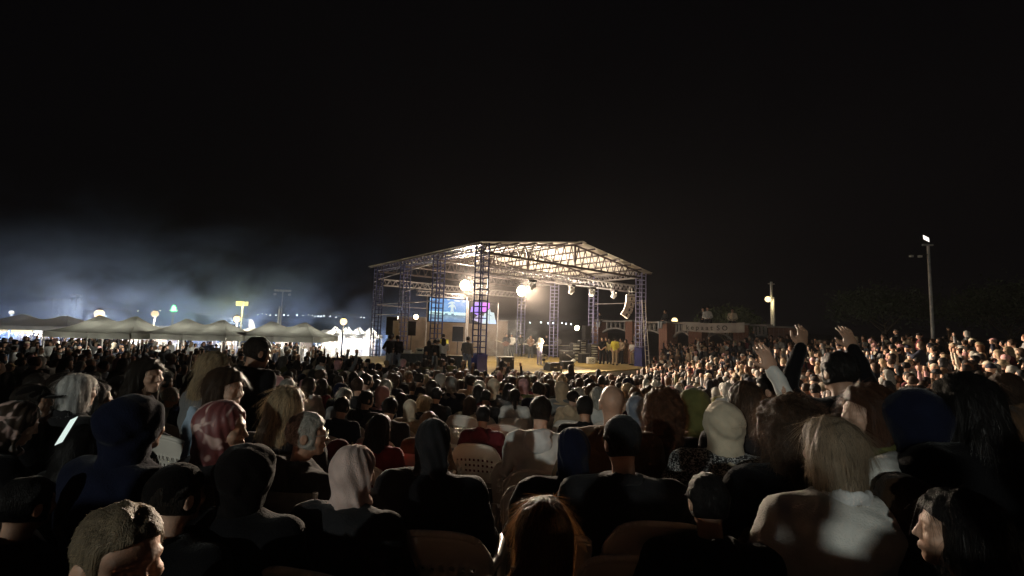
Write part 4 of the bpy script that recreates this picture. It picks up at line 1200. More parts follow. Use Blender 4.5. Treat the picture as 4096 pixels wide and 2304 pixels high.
def hair_long(P, seed=0, L=0.36, wd=0.088, side=0.0):
    d = cranium(P, 0.017)
    b = cone(P * np.array([1, 1.5, 1]), (0, -0.055 * 1.5, 0.02), (side * 0.4, -0.092 * 1.5, -0.16), wd, wd * 1.12)
    b2 = cone(P * np.array([1, 1.8, 1]), (side * 0.4, -0.092 * 1.8, -0.14), (side, -0.105 * 1.8, -L), wd * 1.1, wd * 0.62)
    d = smin(d, smin(b, b2 * 0.8, 0.05), 0.04)
    for sg in (-1, 1):
        d = smin(d, cone(P, (sg * 0.072, 0.005, 0.02), (sg * 0.088, -0.02, -0.19), 0.026, 0.022), 0.03)
    d = d + wob(P * np.array([2.2, 2.2, 0.35]), 0.0055, 30, seed) + wob(P * np.array([2.5, 2.5, 0.3]), 0.003, 75, seed)
    return smax(d, smax(face_cut(P, 0.062, 0.0), -(P[:, 2] + 0.26), 0.02), 0.012)
def hair_bun(P, seed=0):
    d = hair_short(P, seed, 0.012, -0.075)
    return smin(d, ell(P, (0, -0.118, 0.055), (0.042, 0.036, 0.040)) + wob(P, 0.004, 60, seed), 0.015)
def hair_pony(P, seed=0):
    d = hair_short(P, seed, 0.012, -0.07)
    t = cone(P, (0, -0.105, 0.05), (0.01, -0.155, -0.02), 0.026, 0.034); t = smin(t, cone(P, (0.01, -0.155, -0.02), (0.02, -0.13, -0.24), 0.034, 0.014), 0.02)
    return smin(d, t + wob(P * np.array([2, 2, .4]), 0.004, 50, seed), 0.015)
def hair_bob(P, seed=0):
    d = cranium(P, 0.022)
    d = smin(d, cone(P * np.array([1, 1.15, 1]), (0, -0.03, 0.0), (0, -0.045, -0.115), 0.098, 0.094), 0.03)
    d = d + wob(P * np.array([2.2, 2.2, 0.4]), 0.006, 32, seed)
    return smax(d, face_cut(P, 0.06, 0.004), 0.014)
def hair_curly(P, seed=0):
    d = cranium(P, 0.045)
    d = smin(d, cone(P, (0, -0.03, 0.0), (0, -0.07, -0.26), 0.13, 0.12), 0.05)
    d = d + wob(P, 0.011, 38, seed) + wob(P, 0.006, 85, seed)
    return smax(d, face_cut(P, 0.05, -0.01), 0.02)
def scarf(P, seed=0):
    x = P.copy()
    d = ell(P, (0, -0.020, 0.030), (0.094, 0.116, 0.106))
    d = smin(d, cone(P, (0, -0.020, -0.03), (0, -0.035, -0.17), 0.090, 0.080), 0.03)
    d = smin(d, ell(P, (0, -0.035, -0.215), (0.165, 0.120, 0.050)), 0.04)
    d = smin(d, ell(P, (0, 0.03, -0.155), (0.075, 0.07, 0.05)), 0.03)
    an = np.arctan2(P[:, 0], -P[:, 1] + 0.02)
    fold = np.sin(an * 7 + P[:, 2] * 26 + seed) * np.clip((0.06 - P[:, 2]) * 5, 0, 1)
    d = d + 0.009 * fold + wob(P, 0.005, 22, seed) + 0.005 * np.sin(P[:, 2] * 95 + an * 2.2 + seed) * np.exp(-((P[:, 2] + 0.15) / 0.06) ** 2) + 0.003 * np.sin(an * 15 + P[:, 2] * 40 + 2 * seed)
    return smax(d, -ell(P, (0, 0.125, -0.012), (0.062, 0.10, 0.092)), 0.012)
def hood_up(P, seed=0):
    an = np.arctan2(P[:, 0], -P[:, 1] + 0.02)
    d = ell(P, (0, -0.032, 0.026), (0.113, 0.134, 0.118)) - 0.006 * np.exp(-(P[:, 0] / 0.007) ** 2) * (P[:, 1] < 0.05) + 0.006 * np.sin(an * 9 + seed + P[:, 2] * 14) * np.clip((-0.02 - P[:, 2]) * 9, 0, 1)
    d = smin(d, cone(P, (0, -0.035, -0.04), (0, -0.045, -0.18), 0.098, 0.092), 0.04)
    d = smin(d, ell(P, (0, -0.05, -0.225), (0.175, 0.125, 0.048)), 0.045)
    d = d + wob(P, 0.005, 17, seed) + wob(P, 0.004, 37, seed + 2) + 0.005 * np.sin(P[:, 2] * 80 + P[:, 0] * 25) * np.exp(-((P[:, 2] + 0.17) / 0.05) ** 2) + 0.0035 * np.cos(P[:, 0] * 160) * (np.abs(P[:, 0]) < 0.01)
    return smax(d, -ell(P, (0, 0.13, -0.01), (0.075, 0.105, 0.105)), 0.012)
def beanie(P, seed=0):
    d = ell(P, (0, -0.018, 0.045), (0.089, 0.110, 0.096)) + 0.0015 * np.sin(np.arctan2(P[:, 0], P[:, 1]) * 40) + wob(P, 0.002, 30, seed)
    d = smax(d, (0.005 - P[:, 2]) + 0.35 * (P[:, 1]), 0.008)
    return d
def cap(P, seed=0):
    d = ell(P, (0, -0.014, 0.045), (0.086, 0.106, 0.088)); d = smax(d, 0.03 - P[:, 2], 0.008)
    b = ell(P, (0, 0.115, 0.035), (0.075, 0.075, 0.010))
    return smin(d, b, 0.008)
def hat(P, seed=0):
    return smin(ell(P, (0, -0.01, 0.06), (0.088, 0.104, 0.088)), ell(P, (0, -0.01, 0.045), (0.15, 0.17, 0.014)), 0.02)
HAIR = {'short': (hair_short, 'hair', (-.12, -.15, -.16, .12, .14, .16)), 'long': (hair_long, 'hair', (-.15, -.21, -.50, .15, .14, .16)), 'bun': (hair_bun, 'hair', (-.12, -.18, -.16, .12, .14, .17)),
        'pony': (hair_pony, 'hair', (-.12, -.22, -.28, .12, .14, .16)), 'bob': (hair_bob, 'hair', (-.14, -.17, -.24, .14, .14, .17)), 'curly': (hair_curly, 'hair', (-.21, -.23, -.46, .21, .16, .21)),
        'scarf': (scarf, 'headscarf', (-.22, -.20, -.30, .22, .15, .17)), 'hood': (hood_up, 'hood', (-.24, -.23, -.31, .24, .16, .18)), 'beanie': (beanie, 'beanie', (-.12, -.15, -.08, .12, .12, .17)),
        'cap': (cap, 'cap', (-.12, -.15, -.02, .12, .22, .16)), 'hat': (hat, 'sun_hat', (-.18, -.21, 0, .18, .2, .18)), 'bald': None}
_hm = {}
def hair_mesh(kind, h, seed=0, **kw):
    k = (kind, h, seed, tuple(sorted(kw.items())))
    if k not in _hm:
        fn, nm, b = HAIR[kind]
        V, F = surf(lambda P: fn(P, seed * 1.7, **kw), b[:3], b[3:], h)
        _hm[k] = (V, F)
    return _hm[k]

# ---- bodies: joints of a pose, then skin, top, trousers, shoes
def joints(pose):
    """pose: sit | sit_raise | stand | clasp | raise | raise_r | phone | hip | mic | point"""
    J = {}
    if pose.startswith('sit'):
        J.update(hip=0.50, waist=(0, -0.01, 0.66), chest=(0, -0.02, 0.88), sh=1.02, neck=(0, 0.0, 1.10), head=(0, 0.025, 1.235), pel=(0, 0.0, 0.52))
        J['leg'] = [[(s * 0.09, 0.02, 0.50), (s * 0.12, 0.42, 0.50), (s * 0.11, 0.44, 0.09), (s * 0.11, 0.54, 0.05)] for s in (-1, 1)]
        arm = lambda s: [(s * 0.185, -0.02, 1.0), (s * 0.255, 0.03, 0.74), (s * 0.10, 0.27, 0.64), (s * 0.05, 0.33, 0.62)]
        J['arm'] = [arm(-1), arm(1)]
        z = 1.0
    else:
        J.update(hip=0.92, waist=(0, 0.0, 1.07), chest=(0, -0.005, 1.27), sh=1.42, neck=(0, 0.0, 1.49), head=(0, 0.02, 1.615), pel=(0, 0.0, 0.93))
        J['leg'] = [[(s * 0.095, 0.0, 0.90), (s * 0.11, 0.02, 0.49), (s * 0.115, -0.01, 0.09), (s * 0.125, 0.11, 0.05)] for s in (-1, 1)]
        z = 1.4
        arm = lambda s: [(s * 0.185, -0.01, 1.40), (s * 0.235, -0.03, 1.12), (s * 0.225, 0.06, 0.88), (s * 0.21, 0.09, 0.80)]
        J['arm'] = [arm(-1), arm(1)]
    up = lambda s: [(s * 0.185, -0.01, z), (s * 0.27, 0.05, z + 0.26), (s * 0.24, 0.08, z + 0.52), (s * 0.22, 0.09, z + 0.62)]
    if pose in ('raise', 'sit_raise'): J['arm'] = [up(-1), up(1)]
    if pose in ('raise_r', 'sit_raise_r'): J['arm'][1] = up(1)
    if pose == 'clasp': J['arm'] = [[(s * 0.185, -0.01, 1.40), (s * 0.265, 0.02, 1.13), (s * 0.08, 0.20, 0.96), (s * 0.02, 0.23, 0.92)] for s in (-1, 1)]
    if pose in ('phone', 'sit_phone'):
        J['arm'] = [[(s * 0.185, -0.01, z), (s * 0.23, 0.16, z - 0.22), (s * 0.07, 0.34, z - 0.04), (s * 0.04, 0.37, z + 0.03)] for s in (-1, 1)]
    if pose == 'hip': J['arm'] = [[(s * 0.185, -0.01, 1.40), (s * 0.32, -0.08, 1.16), (s * 0.19, 0.04, 1.0), (s * 0.15, 0.08, 0.98)] for s in (-1, 1)]
    if pose == 'mic':
        J['arm'][1] = [(0.185, -0.01, 1.40), (0.25, 0.05, 1.13), (0.10, 0.22, 1.38), (0.06, 0.22, 1.46)]
        J['arm'][0] = [(-0.185, -0.01, 1.40), (-0.29, 0.0, 1.5), (-0.15, 0.06, 1.66), (-0.10, 0.08, 1.70)]
    if pose == 'point': J['arm'][1] = [(0.185, -0.01, 1.40), (0.40, 0.10, 1.36), (0.62, 0.18, 1.44), (0.71, 0.2, 1.46)]
    return J
def torso_sdf(P, J, g, bulk=1.0):
    c, w, p = J['chest'], J['waist'], J['pel']
    d = ell(P, c, (0.165 * bulk + g, 0.112 * bulk + g, 0.19 + g))
    d = smin(d, ell(P, w, (0.145 * bulk + g, 0.108 * bulk + g, 0.17)), 0.06)
    d = smin(d, ell(P, p, (0.170 * bulk + g, 0.128 * bulk + g, 0.12)), 0.06)
    d = smin(d, cone(P, (-0.165, -0.015, J['sh'] - 0.025), (0.165, -0.015, J['sh'] - 0.025), 0.058 + g, 0.058 + g), 0.07)
    d = smin(d, cone(P, (0, -0.025, J['sh'] - 0.02), tuple(J['neck']), 0.07 + g * 0.6, 0.050 + g * 0.3), 0.05)
    return d
def arms_sdf(P, J, g, upto=3, bulk=1.0):
    d = np.full(len(P), 9.0)
    R_ = [0.054 * bulk, 0.042 * bulk, 0.029, 0.03]
    for a in J['arm']:
        for i in range(upto):
            d = smin(d, cone(P, a[i], a[i + 1], R_[i] + g, R_[i + 1] + g), 0.02)
    return d
def legs_sdf(P, J, g):
    d = ell(P, J['pel'], (0.165 + g, 0.125 + g, 0.12 + g * .5))
    for l in J['leg']:
        d = smin(d, cone(P, l[0], l[1], 0.083 + g, 0.060 + g), 0.05)
        d = smin(d, cone(P, l[1], l[2], 0.058 + g, 0.045 + g * 1.2), 0.03)
    return d
def shoes_sdf(P, J):
    d = np.full(len(P), 9.0)
    for l in J['leg']: d = np.minimum(d, smin(cone(P, (l[2][0], l[2][1] - 0.01, 0.05), (l[3][0], l[3][1] + 0.05, 0.04), 0.047, 0.04), cone(P, l[2], (l[2][0], l[2][1], 0.05), 0.042, 0.05), 0.02))
    return np.maximum(d, -P[:, 2])
def hand_sdf(P, w, e, hold=False):
    """Palm and five fingers beyond wrist w, pointing along e, a little curled."""
    w, e = np.array(w, float), np.array(e, float); e = e / np.linalg.norm(e)
    side = np.cross(e, [0, 1, 0.2]); side /= np.linalg.norm(side); n = np.cross(side, e)
    d = ell((P - (w + e * 0.045)) @ np.stack([side, n, e], 1), (0, 0, 0), (0.041, 0.016, 0.052))
    for i, (o, L) in enumerate(((-0.028, 0.054), (-0.010, 0.066), (0.008, 0.070), (0.025, 0.061))):
        b = w + e * 0.085 + side * o; m_ = b + e * L * 0.55 + n * (0.012 if not hold else 0.02) + side * o * 0.12; t = m_ + e * L * (0.45 if not hold else 0.1) + n * (0.030 if not hold else 0.03) + side * o * 0.0
        d = smin(d, cone(P, b, m_, 0.0085, 0.008), 0.006); d = smin(d, cone(P, m_, t, 0.008, 0.0065), 0.004)
    b = w + e * 0.03 + side * 0.034; m_ = b + side * 0.03 + e * 0.028 + n * 0.006; t = m_ + e * 0.032 + side * 0.010
    d = smin(d, cone(P, b, m_, 0.012, 0.0095), 0.008); d = smin(d, cone(P, m_, t, 0.0095, 0.0075), 0.004)
    return d
def bounds(J, g=0.12):
    pts = np.array([J['chest'], J['neck'], J['pel'], *[p for a in J['arm'] for p in a], *[p for l in J['leg'] for p in l], (-0.22, -0.18, J['hip'] - .1), (0.22, 0.16, J['sh'] + .06)])
    lo, hi = pts.min(0) - g, pts.max(0) + g
    lo[2] = max(lo[2], -0.03)
    return lo, hi
_pm = {}
def piece(kind, pose, h, seed=0, bulk=1.0, sleeve=3, long_=False):
    k = (kind, pose, h, seed, bulk, sleeve, long_)
    if k in _pm: return _pm[k]
    J = joints(pose); lo, hi = bounds(J)
    if kind == 'top':
        def f(P):
            d = smin(torso_sdf(P, J, 0.020, bulk), arms_sdf(P, J, 0.016 if not pose.endswith(('up', 'wave')) else 0.008, min(sleeve, 2), bulk), 0.035)
            if sleeve < 2: pass
            d = d + wob(P, 0.007, 15, seed) + wob(P, 0.004, 38, seed + 1)
            z0 = J['hip'] - (0.04 if not long_ else 0.30 if not pose.startswith('sit') else 0.06)
            d = smax(d, z0 - P[:, 2], 0.01)
            return smax(d, P[:, 2] - (J['neck'][2] - 0.005) if not any(a[2][2] > J['neck'][2] for a in J['arm']) else np.where(np.abs(P[:, 0]) < 0.11, P[:, 2] - (J['neck'][2] - 0.005), -1), 0.01)
    elif kind == 'trousers':
        def f(P): return smax(legs_sdf(P, J, 0.018) + wob(P, 0.004, 24, seed), (0.07 if not pose.startswith('sit') else 0.09) - P[:, 2], 0.01)
    elif kind == 'collar':
        n_ = np.array(J['neck']) + np.array([0, -0.018, -0.035])
        def f(P):
            q = P - n_; q = np.stack([q[:, 0], q[:, 1] * 0.92, q[:, 2] - 0.35 * q[:, 1] * -1], 1)
            rr_ = np.hypot(np.hypot(q[:, 0], q[:, 1]) - 0.078, q[:, 2] * 0.55) - 0.017
            return smax(rr_ + wob(P, 0.004, 40, seed), -(ell(P, n_ + np.array([0, 0.11, -0.02]), (0.035, 0.06, 0.08))), 0.01)
        lo, hi = n_ - 0.16, n_ + 0.16
    elif kind == 'hood_down':
        n_ = np.array(J['neck']) + np.array([0, -0.02, -0.045])
        def f(P):
            q = P - n_
            d = np.hypot(np.hypot(q[:, 0], q[:, 1] * 0.9) - 0.092, (q[:, 2] + 0.3 * q[:, 1]) * 0.7) - 0.028
            d = smin(d, ell(P, n_ + np.array([0, -0.115, -0.035]), (0.125, 0.045, 0.085)), 0.04)
            return d + wob(P, 0.009, 24, seed) + wob(P, 0.004, 60, seed)
        lo, hi = n_ - 0.24, n_ + 0.20
    elif kind == 'shoes':
        def f(P): return shoes_sdf(P, J)
    elif kind == 'skirt':
        def f(P):
            d = cone(P, (0, 0, 0.95), (0, 0, 0.25), 0.16, 0.30); return smax(d + wob(P, .008, 22, seed), 0.16 - P[:, 2], 0.01)
    else:
        def f(P):
            d = smin(torso_sdf(P, J, -0.012, min(bulk, 1.0)), arms_sdf(P, J, 0.0, 2), 0.03)
            if h > 0.016: d = smin(d, arms_sdf(P, J, 0.002, 3), 0.02)
            return smin(d, legs_sdf(P, J, -0.006), 0.04)
        V, F = surf(f, lo, hi, h)
        if h <= 0.016:
            for a in J['arm']:
                w = np.array(a[2]); e = np.array(a[3]) - w
                V2, F2 = surf(lambda P: smin(hand_sdf(P, w, e), cone(P, a[1], a[2], 0.040, 0.027), 0.012), np.minimum(w, w + e * 1.6) - 0.12, np.maximum(w, w + e * 1.6) + 0.14, 0.0065)
                F = np.concatenate([F, F2 + len(V)]); V = np.concatenate([V, V2])
        _pm[k] = (V, F); return _pm[k]
    _pm[k] = surf(f, lo, hi, h)
    return _pm[k]
def hrot(yaw, pitch, rollh=0.0): return np.array(Matrix.Rotation(yaw, 3, 'Z') @ Matrix.Rotation(pitch, 3, 'X') @ Matrix.Rotation(rollh, 3, 'Y'))
_meshes = {}
def get_mesh(key, VF, mt):
    if key not in _meshes: _meshes[key] = np_mesh(str(key[0]), *VF, M[mt])
    return _meshes[key]

SKIN = [(0.50, 0.30, 0.21), (0.42, 0.25, 0.17), (0.54, 0.34, 0.25), (0.36, 0.21, 0.14)]
HC = {'black': (0.006, 0.005, 0.005), 'dark brown': (0.014, 0.009, 0.006), 'brown': (0.038, 0.021, 0.012), 'auburn': (0.085, 0.035, 0.014), 'blond': (0.26, 0.195, 0.12), 'grey': (0.30, 0.29, 0.26), 'white': (0.60, 0.58, 0.54)}
TC = {'black': (0.006, 0.006, 0.007), 'charcoal': (0.018, 0.018, 0.020), 'navy': (0.007, 0.009, 0.022), 'grey': (0.16, 0.16, 0.16), 'white': (0.66, 0.65, 0.62), 'cream': (0.58, 0.50, 0.38), 'beige': (0.40, 0.31, 0.21), 'brown': (0.12, 0.07, 0.04), 'red': (0.28, 0.03, 0.03), 'maroon': (0.10, 0.015, 0.02), 'olive': (0.11, 0.11, 0.04), 'green': (0.06, 0.14, 0.07), 'blue': (0.06, 0.12, 0.28), 'pale blue': (0.30, 0.38, 0.48), 'pink': (0.55, 0.30, 0.30), 'yellow': (0.70, 0.62, 0.10), 'denim': (0.20, 0.25, 0.33), 'light denim': (0.42, 0.46, 0.50), 'pale yellow': (0.62, 0.56, 0.32), 'lilac': (0.38, 0.36, 0.55)}
HEADPIV = {}
def person(p, rz, pose='sit', hair='short', hair_col=None, top='black', legs='charcoal', skin=0, female=False, h=0.03, head_yaw=0.0, head_pitch=0.0, bulk=1.0, seed=0, scale=1.0, label='', group=None, sleeve=3, hw=None, strands=0, shoes=None, name='person', old=False, hkw=None, head_roll=0.0, long_=False, skirt=False, wide=None, detail=None):
    root = empty(name, p, rz, label, 'person', group)
    root.scale = (scale,) * 3
    J = joints(pose)
    hh = 0.007 if h <= 0.016 else 0.014 if h < 0.028 else 0.02
    key = ('body', pose, h, female, old, round(head_yaw, 3), round(head_pitch, 3), round(head_roll, 3))
    Rm = hrot(head_yaw, head_pitch, head_roll); piv = np.array(J['neck']); hv = np.array(J['head']) - piv
    hpos = piv + Rm @ hv
    if key not in _meshes:
        V, F = piece('body', pose, h); V2, F2 = head_mesh(female, hh, old)
        Vh = V2 @ Rm.T + hpos
        _meshes[key] = np_mesh('body', np.concatenate([V, Vh]), np.concatenate([F, F2 + len(V)]), M['skin'])
    mesh_obj('body', _meshes[key], root, SKIN[skin % 4])
    t = mesh_obj('top', get_mesh(('top', pose, h, seed % 3, bulk, sleeve, long_), piece('top', pose, h, seed % 3, bulk, sleeve, long_), 'cloth'), root, TC.get(top, top))
    if detail: mesh_obj(detail, get_mesh((detail, pose, h, seed % 3), piece(detail, pose, 0.013, seed % 3), 'cloth'), root, tuple(min(0.7, c * 1.15) for c in t.color[:3]))
    if wide: t.scale = (wide, 1 + (wide - 1) * 0.6, 1.0)
    if skirt: mesh_obj('skirt', get_mesh(('skirt', h), piece('skirt', pose, h), 'cloth'), root, TC.get(legs, legs))
    else: mesh_obj('trousers', get_mesh(('trousers', pose, h, 0), piece('trousers', pose, h, 0), 'cloth'), root, TC.get(legs, legs))
    if shoes: mesh_obj('shoes', get_mesh(('shoes', pose, h), piece('shoes', pose, min(h, 0.02)), 'cloth'), root, TC.get(shoes, shoes))
    ho = None
    kw = hkw or {}
    if hair != 'bald':
        mt = 'hair' if HAIR[hair][1] == 'hair' else 'cloth'
        VF = hair_mesh(hair, hh * 1.15, seed % 3, **kw)
        ho = mesh_obj(HAIR[hair][1], get_mesh((HAIR[hair][1], hair, hh, seed % 3, tuple(sorted(kw.items()))), VF, mt), root, HC.get(hair_col) or TC.get(hair_col) or hair_col)
        ho.location = hpos; ho.rotation_euler = Matrix(Rm.tolist()).to_euler()
        if strands:
            st = mesh_obj('hair_strands', strand_mesh(hair, VF, strands, seed), ho, tuple(min(0.8, c * 2.2 + 0.004) for c in ho.color[:3]))  # strand colour lifted to stand for back light in the hair
            st['kind'] = 'stuff'
        if hair in ('cap', 'hat', 'beanie'):
            VF2 = hair_mesh('short', hh * 1.15, 0)
            h2 = mesh_obj('hair', get_mesh(('hair', 'short', hh, 0, ()), VF2, 'hair'), root, HC['dark brown']); h2.location = hpos; h2.rotation_euler = ho.rotation_euler; h2.scale = (0.985,) * 3
    return root
_sm = {}
def strand_mesh(kind, VF, n, seed):
    k = (kind, n, seed, len(VF[0]))
    if k in _sm: return _sm[k]
    V, F = VF; rng = np.random.default_rng(seed + 5)
    fi = rng.integers(0, len(F), n); wts = rng.dirichlet(np.ones(4), n)
    q = V[F[fi]]; p = (q * wts[..., None]).sum(1)
    nr = np.cross(q[:, 2] - q[:, 0], q[:, 3] - q[:, 1]); nr /= np.maximum(np.linalg.norm(nr, axis=1), 1e-9)[:, None]
    long_ = kind in ('long', 'bob', 'curly', 'pony')
    flow = np.where(p[:, 2:3] > 0.05, np.stack([p[:, 0] * 3, -0.4 + 0 * p[:, 0], -0.5 + 0 * p[:, 0]], 1), np.array([0.0, -0.08, -1.0])) if long_ else np.stack([p[:, 0] * 2, -0.5 + 0 * p[:, 1], -0.35 + 0 * p[:, 0]], 1)
    flow = flow + rng.normal(size=(n, 3)) * (0.16 if kind != 'curly' else 0.6)
    t = flow - nr * (flow * nr).sum(1)[:, None]; t /= np.maximum(np.linalg.norm(t, axis=1), 1e-9)[:, None]
    L = (rng.uniform(0.05, 0.13, n) if long_ else rng.uniform(0.006, 0.016, n))[:, None]
    lift = np.where(rng.random(n) < 0.12, 0.22, 0.05)[:, None] * (1 if long_ else 1.0)
    side = np.cross(nr, t) * (0.0006 if n > 1500 else 0.0016)
    S_ = 5; rows = []
    for i in range(S_ + 1):
        f = i / S_
        c = p + t * L * f + nr * (L * lift * f * (1.15 - 0.75 * f) + 0.0008) + np.array([0, 0, -1.0]) * (L * 0.22 * f * f)
        if kind == 'curly': c = c + np.cross(nr, t) * (0.012 * np.sin(f * 9 + p[:, :1] * 300))
        w = side * (1 - 0.7 * f); rows += [c - w, c + w]
    A = np.stack(rows, 1)
    Vs = A.reshape(-1, 3); base = (np.arange(n) * 2 * (S_ + 1))[:, None]
    Fq = np.concatenate([base + np.array([2 * i, 2 * i + 1, 2 * i + 3, 2 * i + 2]) for i in range(S_)], 0)
    _sm[k] = np_mesh('hair_strands', Vs, Fq, M['strand'])
    return _sm[k]
def face(x, y, tx=CX, ty=CY + 2): return math.atan2(-(tx - x), ty - y)
# ================================================================== people: near rows placed one by one
M['satin'] = None
def pattern_mat(name, c2, scale, lo, hi, rough=0.55):
    m = mat(name, None, rough, scale=20, var=0.2, sheen=0.2); nt = m.node_tree; N, L = nt.nodes, nt.links
    b = [n for n in N if n.type == 'BSDF_PRINCIPLED'][0]; src = b.inputs['Base Color'].links[0].from_socket
    tc = N.new('ShaderNodeTexCoord'); nz = N.new('ShaderNodeTexNoise'); nz.inputs['Scale'].default_value = scale; nz.inputs['Distortion'].default_value = 1.5; nz.inputs['Detail'].default_value = 1
    L.new(tc.outputs['Object'], nz.inputs[0])
    cr = N.new('ShaderNodeValToRGB'); cr.color_ramp.elements[0].position = lo; cr.color_ramp.elements[1].position = hi
    L.new(nz.outputs[0], cr.inputs[0])
    mx = N.new('ShaderNodeMixRGB'); L.new(cr.outputs[0], mx.inputs[0]); L.new(src, mx.inputs[1]); mx.inputs[2].default_value = (*c2, 1)
    L.new(mx.outputs[0], b.inputs['Base Color'])
    return m
M['satin'] = pattern_mat('printed satin', (0.55, 0.38, 0.34), 9, 0.52, 0.6)
M['tweed'] = pattern_mat('black and white boucle', (0.55, 0.55, 0.55), 75, 0.52, 0.62, 0.9)
def dress(root, part_name, mt):
    for c in root.children:
        if c.name.split('.')[0] == part_name:
            c.material_slots[0].link = 'OBJECT'; c.material_slots[0].material = M[mt]

def yawp(deg): return R(deg)
NEAR = []      # (u, v, d, kwargs)
def near(u, v, d, label, turn=0.0, **k):
    NEAR.append((u, v, d, label, turn, k))
near(30, 1584, 2.7, 'person in a brown patterned headscarf looking down at a lit phone', turn=-30, pose='sit_phone', hair='scarf', hair_col='brown', top='black', head_pitch=-0.35, female=True)
near(140, 1532, 3.5, 'shadowed person in a dark cap behind the phone user', turn=-45, hair='cap', hair_col='black', top='black')
near(322, 1498, 3.7, 'person with white hair amid the dark left rows', hair='bob', hair_col='white', top='charcoal', female=True)
near(395, 1530, 4.3, 'dark haired person beside the white haired one', turn=-25, hair='long', hair_col='black', top='black', female=True)
near(600, 1430, 3.6, 'dark haired person in profile, lit along the face, left rows', turn=-85, hair='long', hair_col='dark brown', top='navy', female=True)
near(868, 1407, 3.6, 'woman with long blond hair beside the standing man', turn=-35, hair='long', hair_col='blond', top='grey', female=True)
near(912, 1470, 3.0, 'brown haired woman in a pale blue coat, face turned aside', turn=-85, hair='bob', hair_col='brown', top='pale blue', female=True)
near(1028, 1347, 4.1, 'tall man in black standing up in the left rows', turn=-25, pose='stand', hair='short', hair_col='dark brown', top='black', head_pitch=-0.15)
near(560, 1569, 2.2, 'broad person in a navy hood, left rows', turn=-10, hair='hood', hair_col='navy', top='navy', bulk=1.2)
near(900, 1584, 2.25, 'woman in a shiny dark red printed headscarf', turn=-70, hair='scarf', hair_col=(0.17, 0.045, 0.045), top='charcoal', female=True)
near(1005, 1760, 1.95, 'person in a plain black hood close to the camera', turn=0, hair='hood', hair_col='black', top='black')
near(500, 1985, 1.12, 'old man with thin fair hair seen in profile', turn=-100, hair='short', hair_col=(0.15, 0.115, 0.075), top='black', head_pitch=-0.14, old=True, skin=0, hkw={'rec': 0.018, 'g': 0.007})
near(120, 1905, 1.9, 'person in black with a pale collar in the dark corner', turn=0, hair='short', hair_col='black', top='black')
near(345, 1700, 2.6, 'person in black behind the phone screen', turn=-10, hair='long', hair_col='black', top='black', female=True)
near(1155, 1545, 3.0, 'woman with very long straight blond hair', turn=-5, hair='long', hair_col='blond', top='charcoal', female=True, hkw={'L': 0.46})
near(1235, 1644, 2.65, 'grey haired older man with glasses in a camp chair', turn=-65, hair='short', hair_col='grey', top='charcoal', old=True)
near(1371, 1586, 5.2, 'man with cropped dark hair in a navy jacket beside the grey haired man', hair='short', hair_col='dark brown', top='navy')
near(1380, 1553, 6.4, 'person with grey blond hair in front of the cropped haired man', turn=-10, hair='bob', hair_col='grey', top='grey')
near(1468, 1562, 6.1, 'broad dark haired person in black, fifth row', turn=-30, hair='short', hair_col='black', top='black', bulk=1.2)
near(1562, 1588, 5.1, 'dark haired person in charcoal beside the cream scarf', hair='short', hair_col='dark brown', top='charcoal')
near(1605, 1570, 8.0, 'woman with long black hair left of the cream headscarf', hair='long', hair_col='black', top='black', female=True)
near(1643, 1592, 6.0, 'woman in a cream headscarf in the middle rows', hair='scarf', hair_col='cream', top='beige', female=True)
near(1697, 1582, 6.5, 'fair haired person right of the cream headscarf', hair='bob', hair_col='blond', top='charcoal', female=True)
near(1748, 1549, 7.0, 'tall dark haired man in a charcoal jacket, middle rows', hair='short', hair_col='black', top='charcoal')
near(1814, 1553, 10.0, 'white haired man in a dark jacket, middle rows', hair='short', hair_col='white', top='navy')
near(1716, 1644, 4.3, 'person with auburn hair mostly hidden by the charcoal headscarf', hair='short', hair_col='auburn', top='brown')
near(1524, 1656, 3.9, 'long haired woman in a dark red top', turn=-10, hair='long', hair_col='dark brown', top='red', female=True)
near(1740, 1660, 2.5, 'woman in a charcoal headscarf and black coat', hair='scarf', hair_col='charcoal', top='black', female=True, bulk=1.15)
near(1422, 1764, 2.1, 'woman in a pale pink headscarf, second row', turn=-15, hair='scarf', hair_col=(0.58, 0.44, 0.40), top='charcoal', female=True)
near(1357, 1749, 3.2, 'child in a maroon beanie beside the pale pink headscarf', hair='beanie', hair_col='maroon', top='maroon')
near(1935, 1621, 4.9, 'boy with cropped black hair in a maroon sweater', hair='short', hair_col='black', top='maroon')
near(1881, 1584, 7.2, 'girl with long brown hair and beige top, middle rows', hair='long', hair_col='brown', top='beige', female=True)
near(1945, 1558, 7.4, 'dark haired man in charcoal behind the maroon sweater boy', hair='short', hair_col='black', top='charcoal')
near(2449, 1532, 3.15, 'bald man in a brown jacket', hair='bald', top='brown', skin=0)
near(2165, 1582, 3.8, 'boy with short dark hair and a pale grey hoodie', turn=-5, hair='short', hair_col='dark brown', top='white')
near(2340, 1580, 4.6, 'dark haired man in black left of the bald man', hair='short', hair_col='black', top='black')
near(2292, 1559, 7.0, 'man in a dark cap and beige jacket, face turned aside', turn=-50, hair='cap', hair_col='black', top='beige')
near(2296, 1695, 2.5, 'person in a navy headscarf and wide black coat', turn=10, hair='scarf', hair_col='navy', top='black', bulk=1.3)
near(2490, 1648, 2.3, 'person in a charcoal beanie with a dark coat', turn=15, hair='beanie', hair_col='charcoal', top='charcoal', bulk=1.1)
near(2650, 1559, 3.4, 'woman with long auburn hair in black', hair='curly', hair_col=(0.055, 0.022, 0.010), top='black', female=True)
near(2775, 1544, 3.6, 'person in an olive hood', hair='hood', hair_col='olive', top='olive')
near(2895, 1597, 2.85, 'woman in a cream hood and black and white tweed jacket', turn=-25, hair='hood', hair_col='cream', top='charcoal', female=True, bulk=1.1)
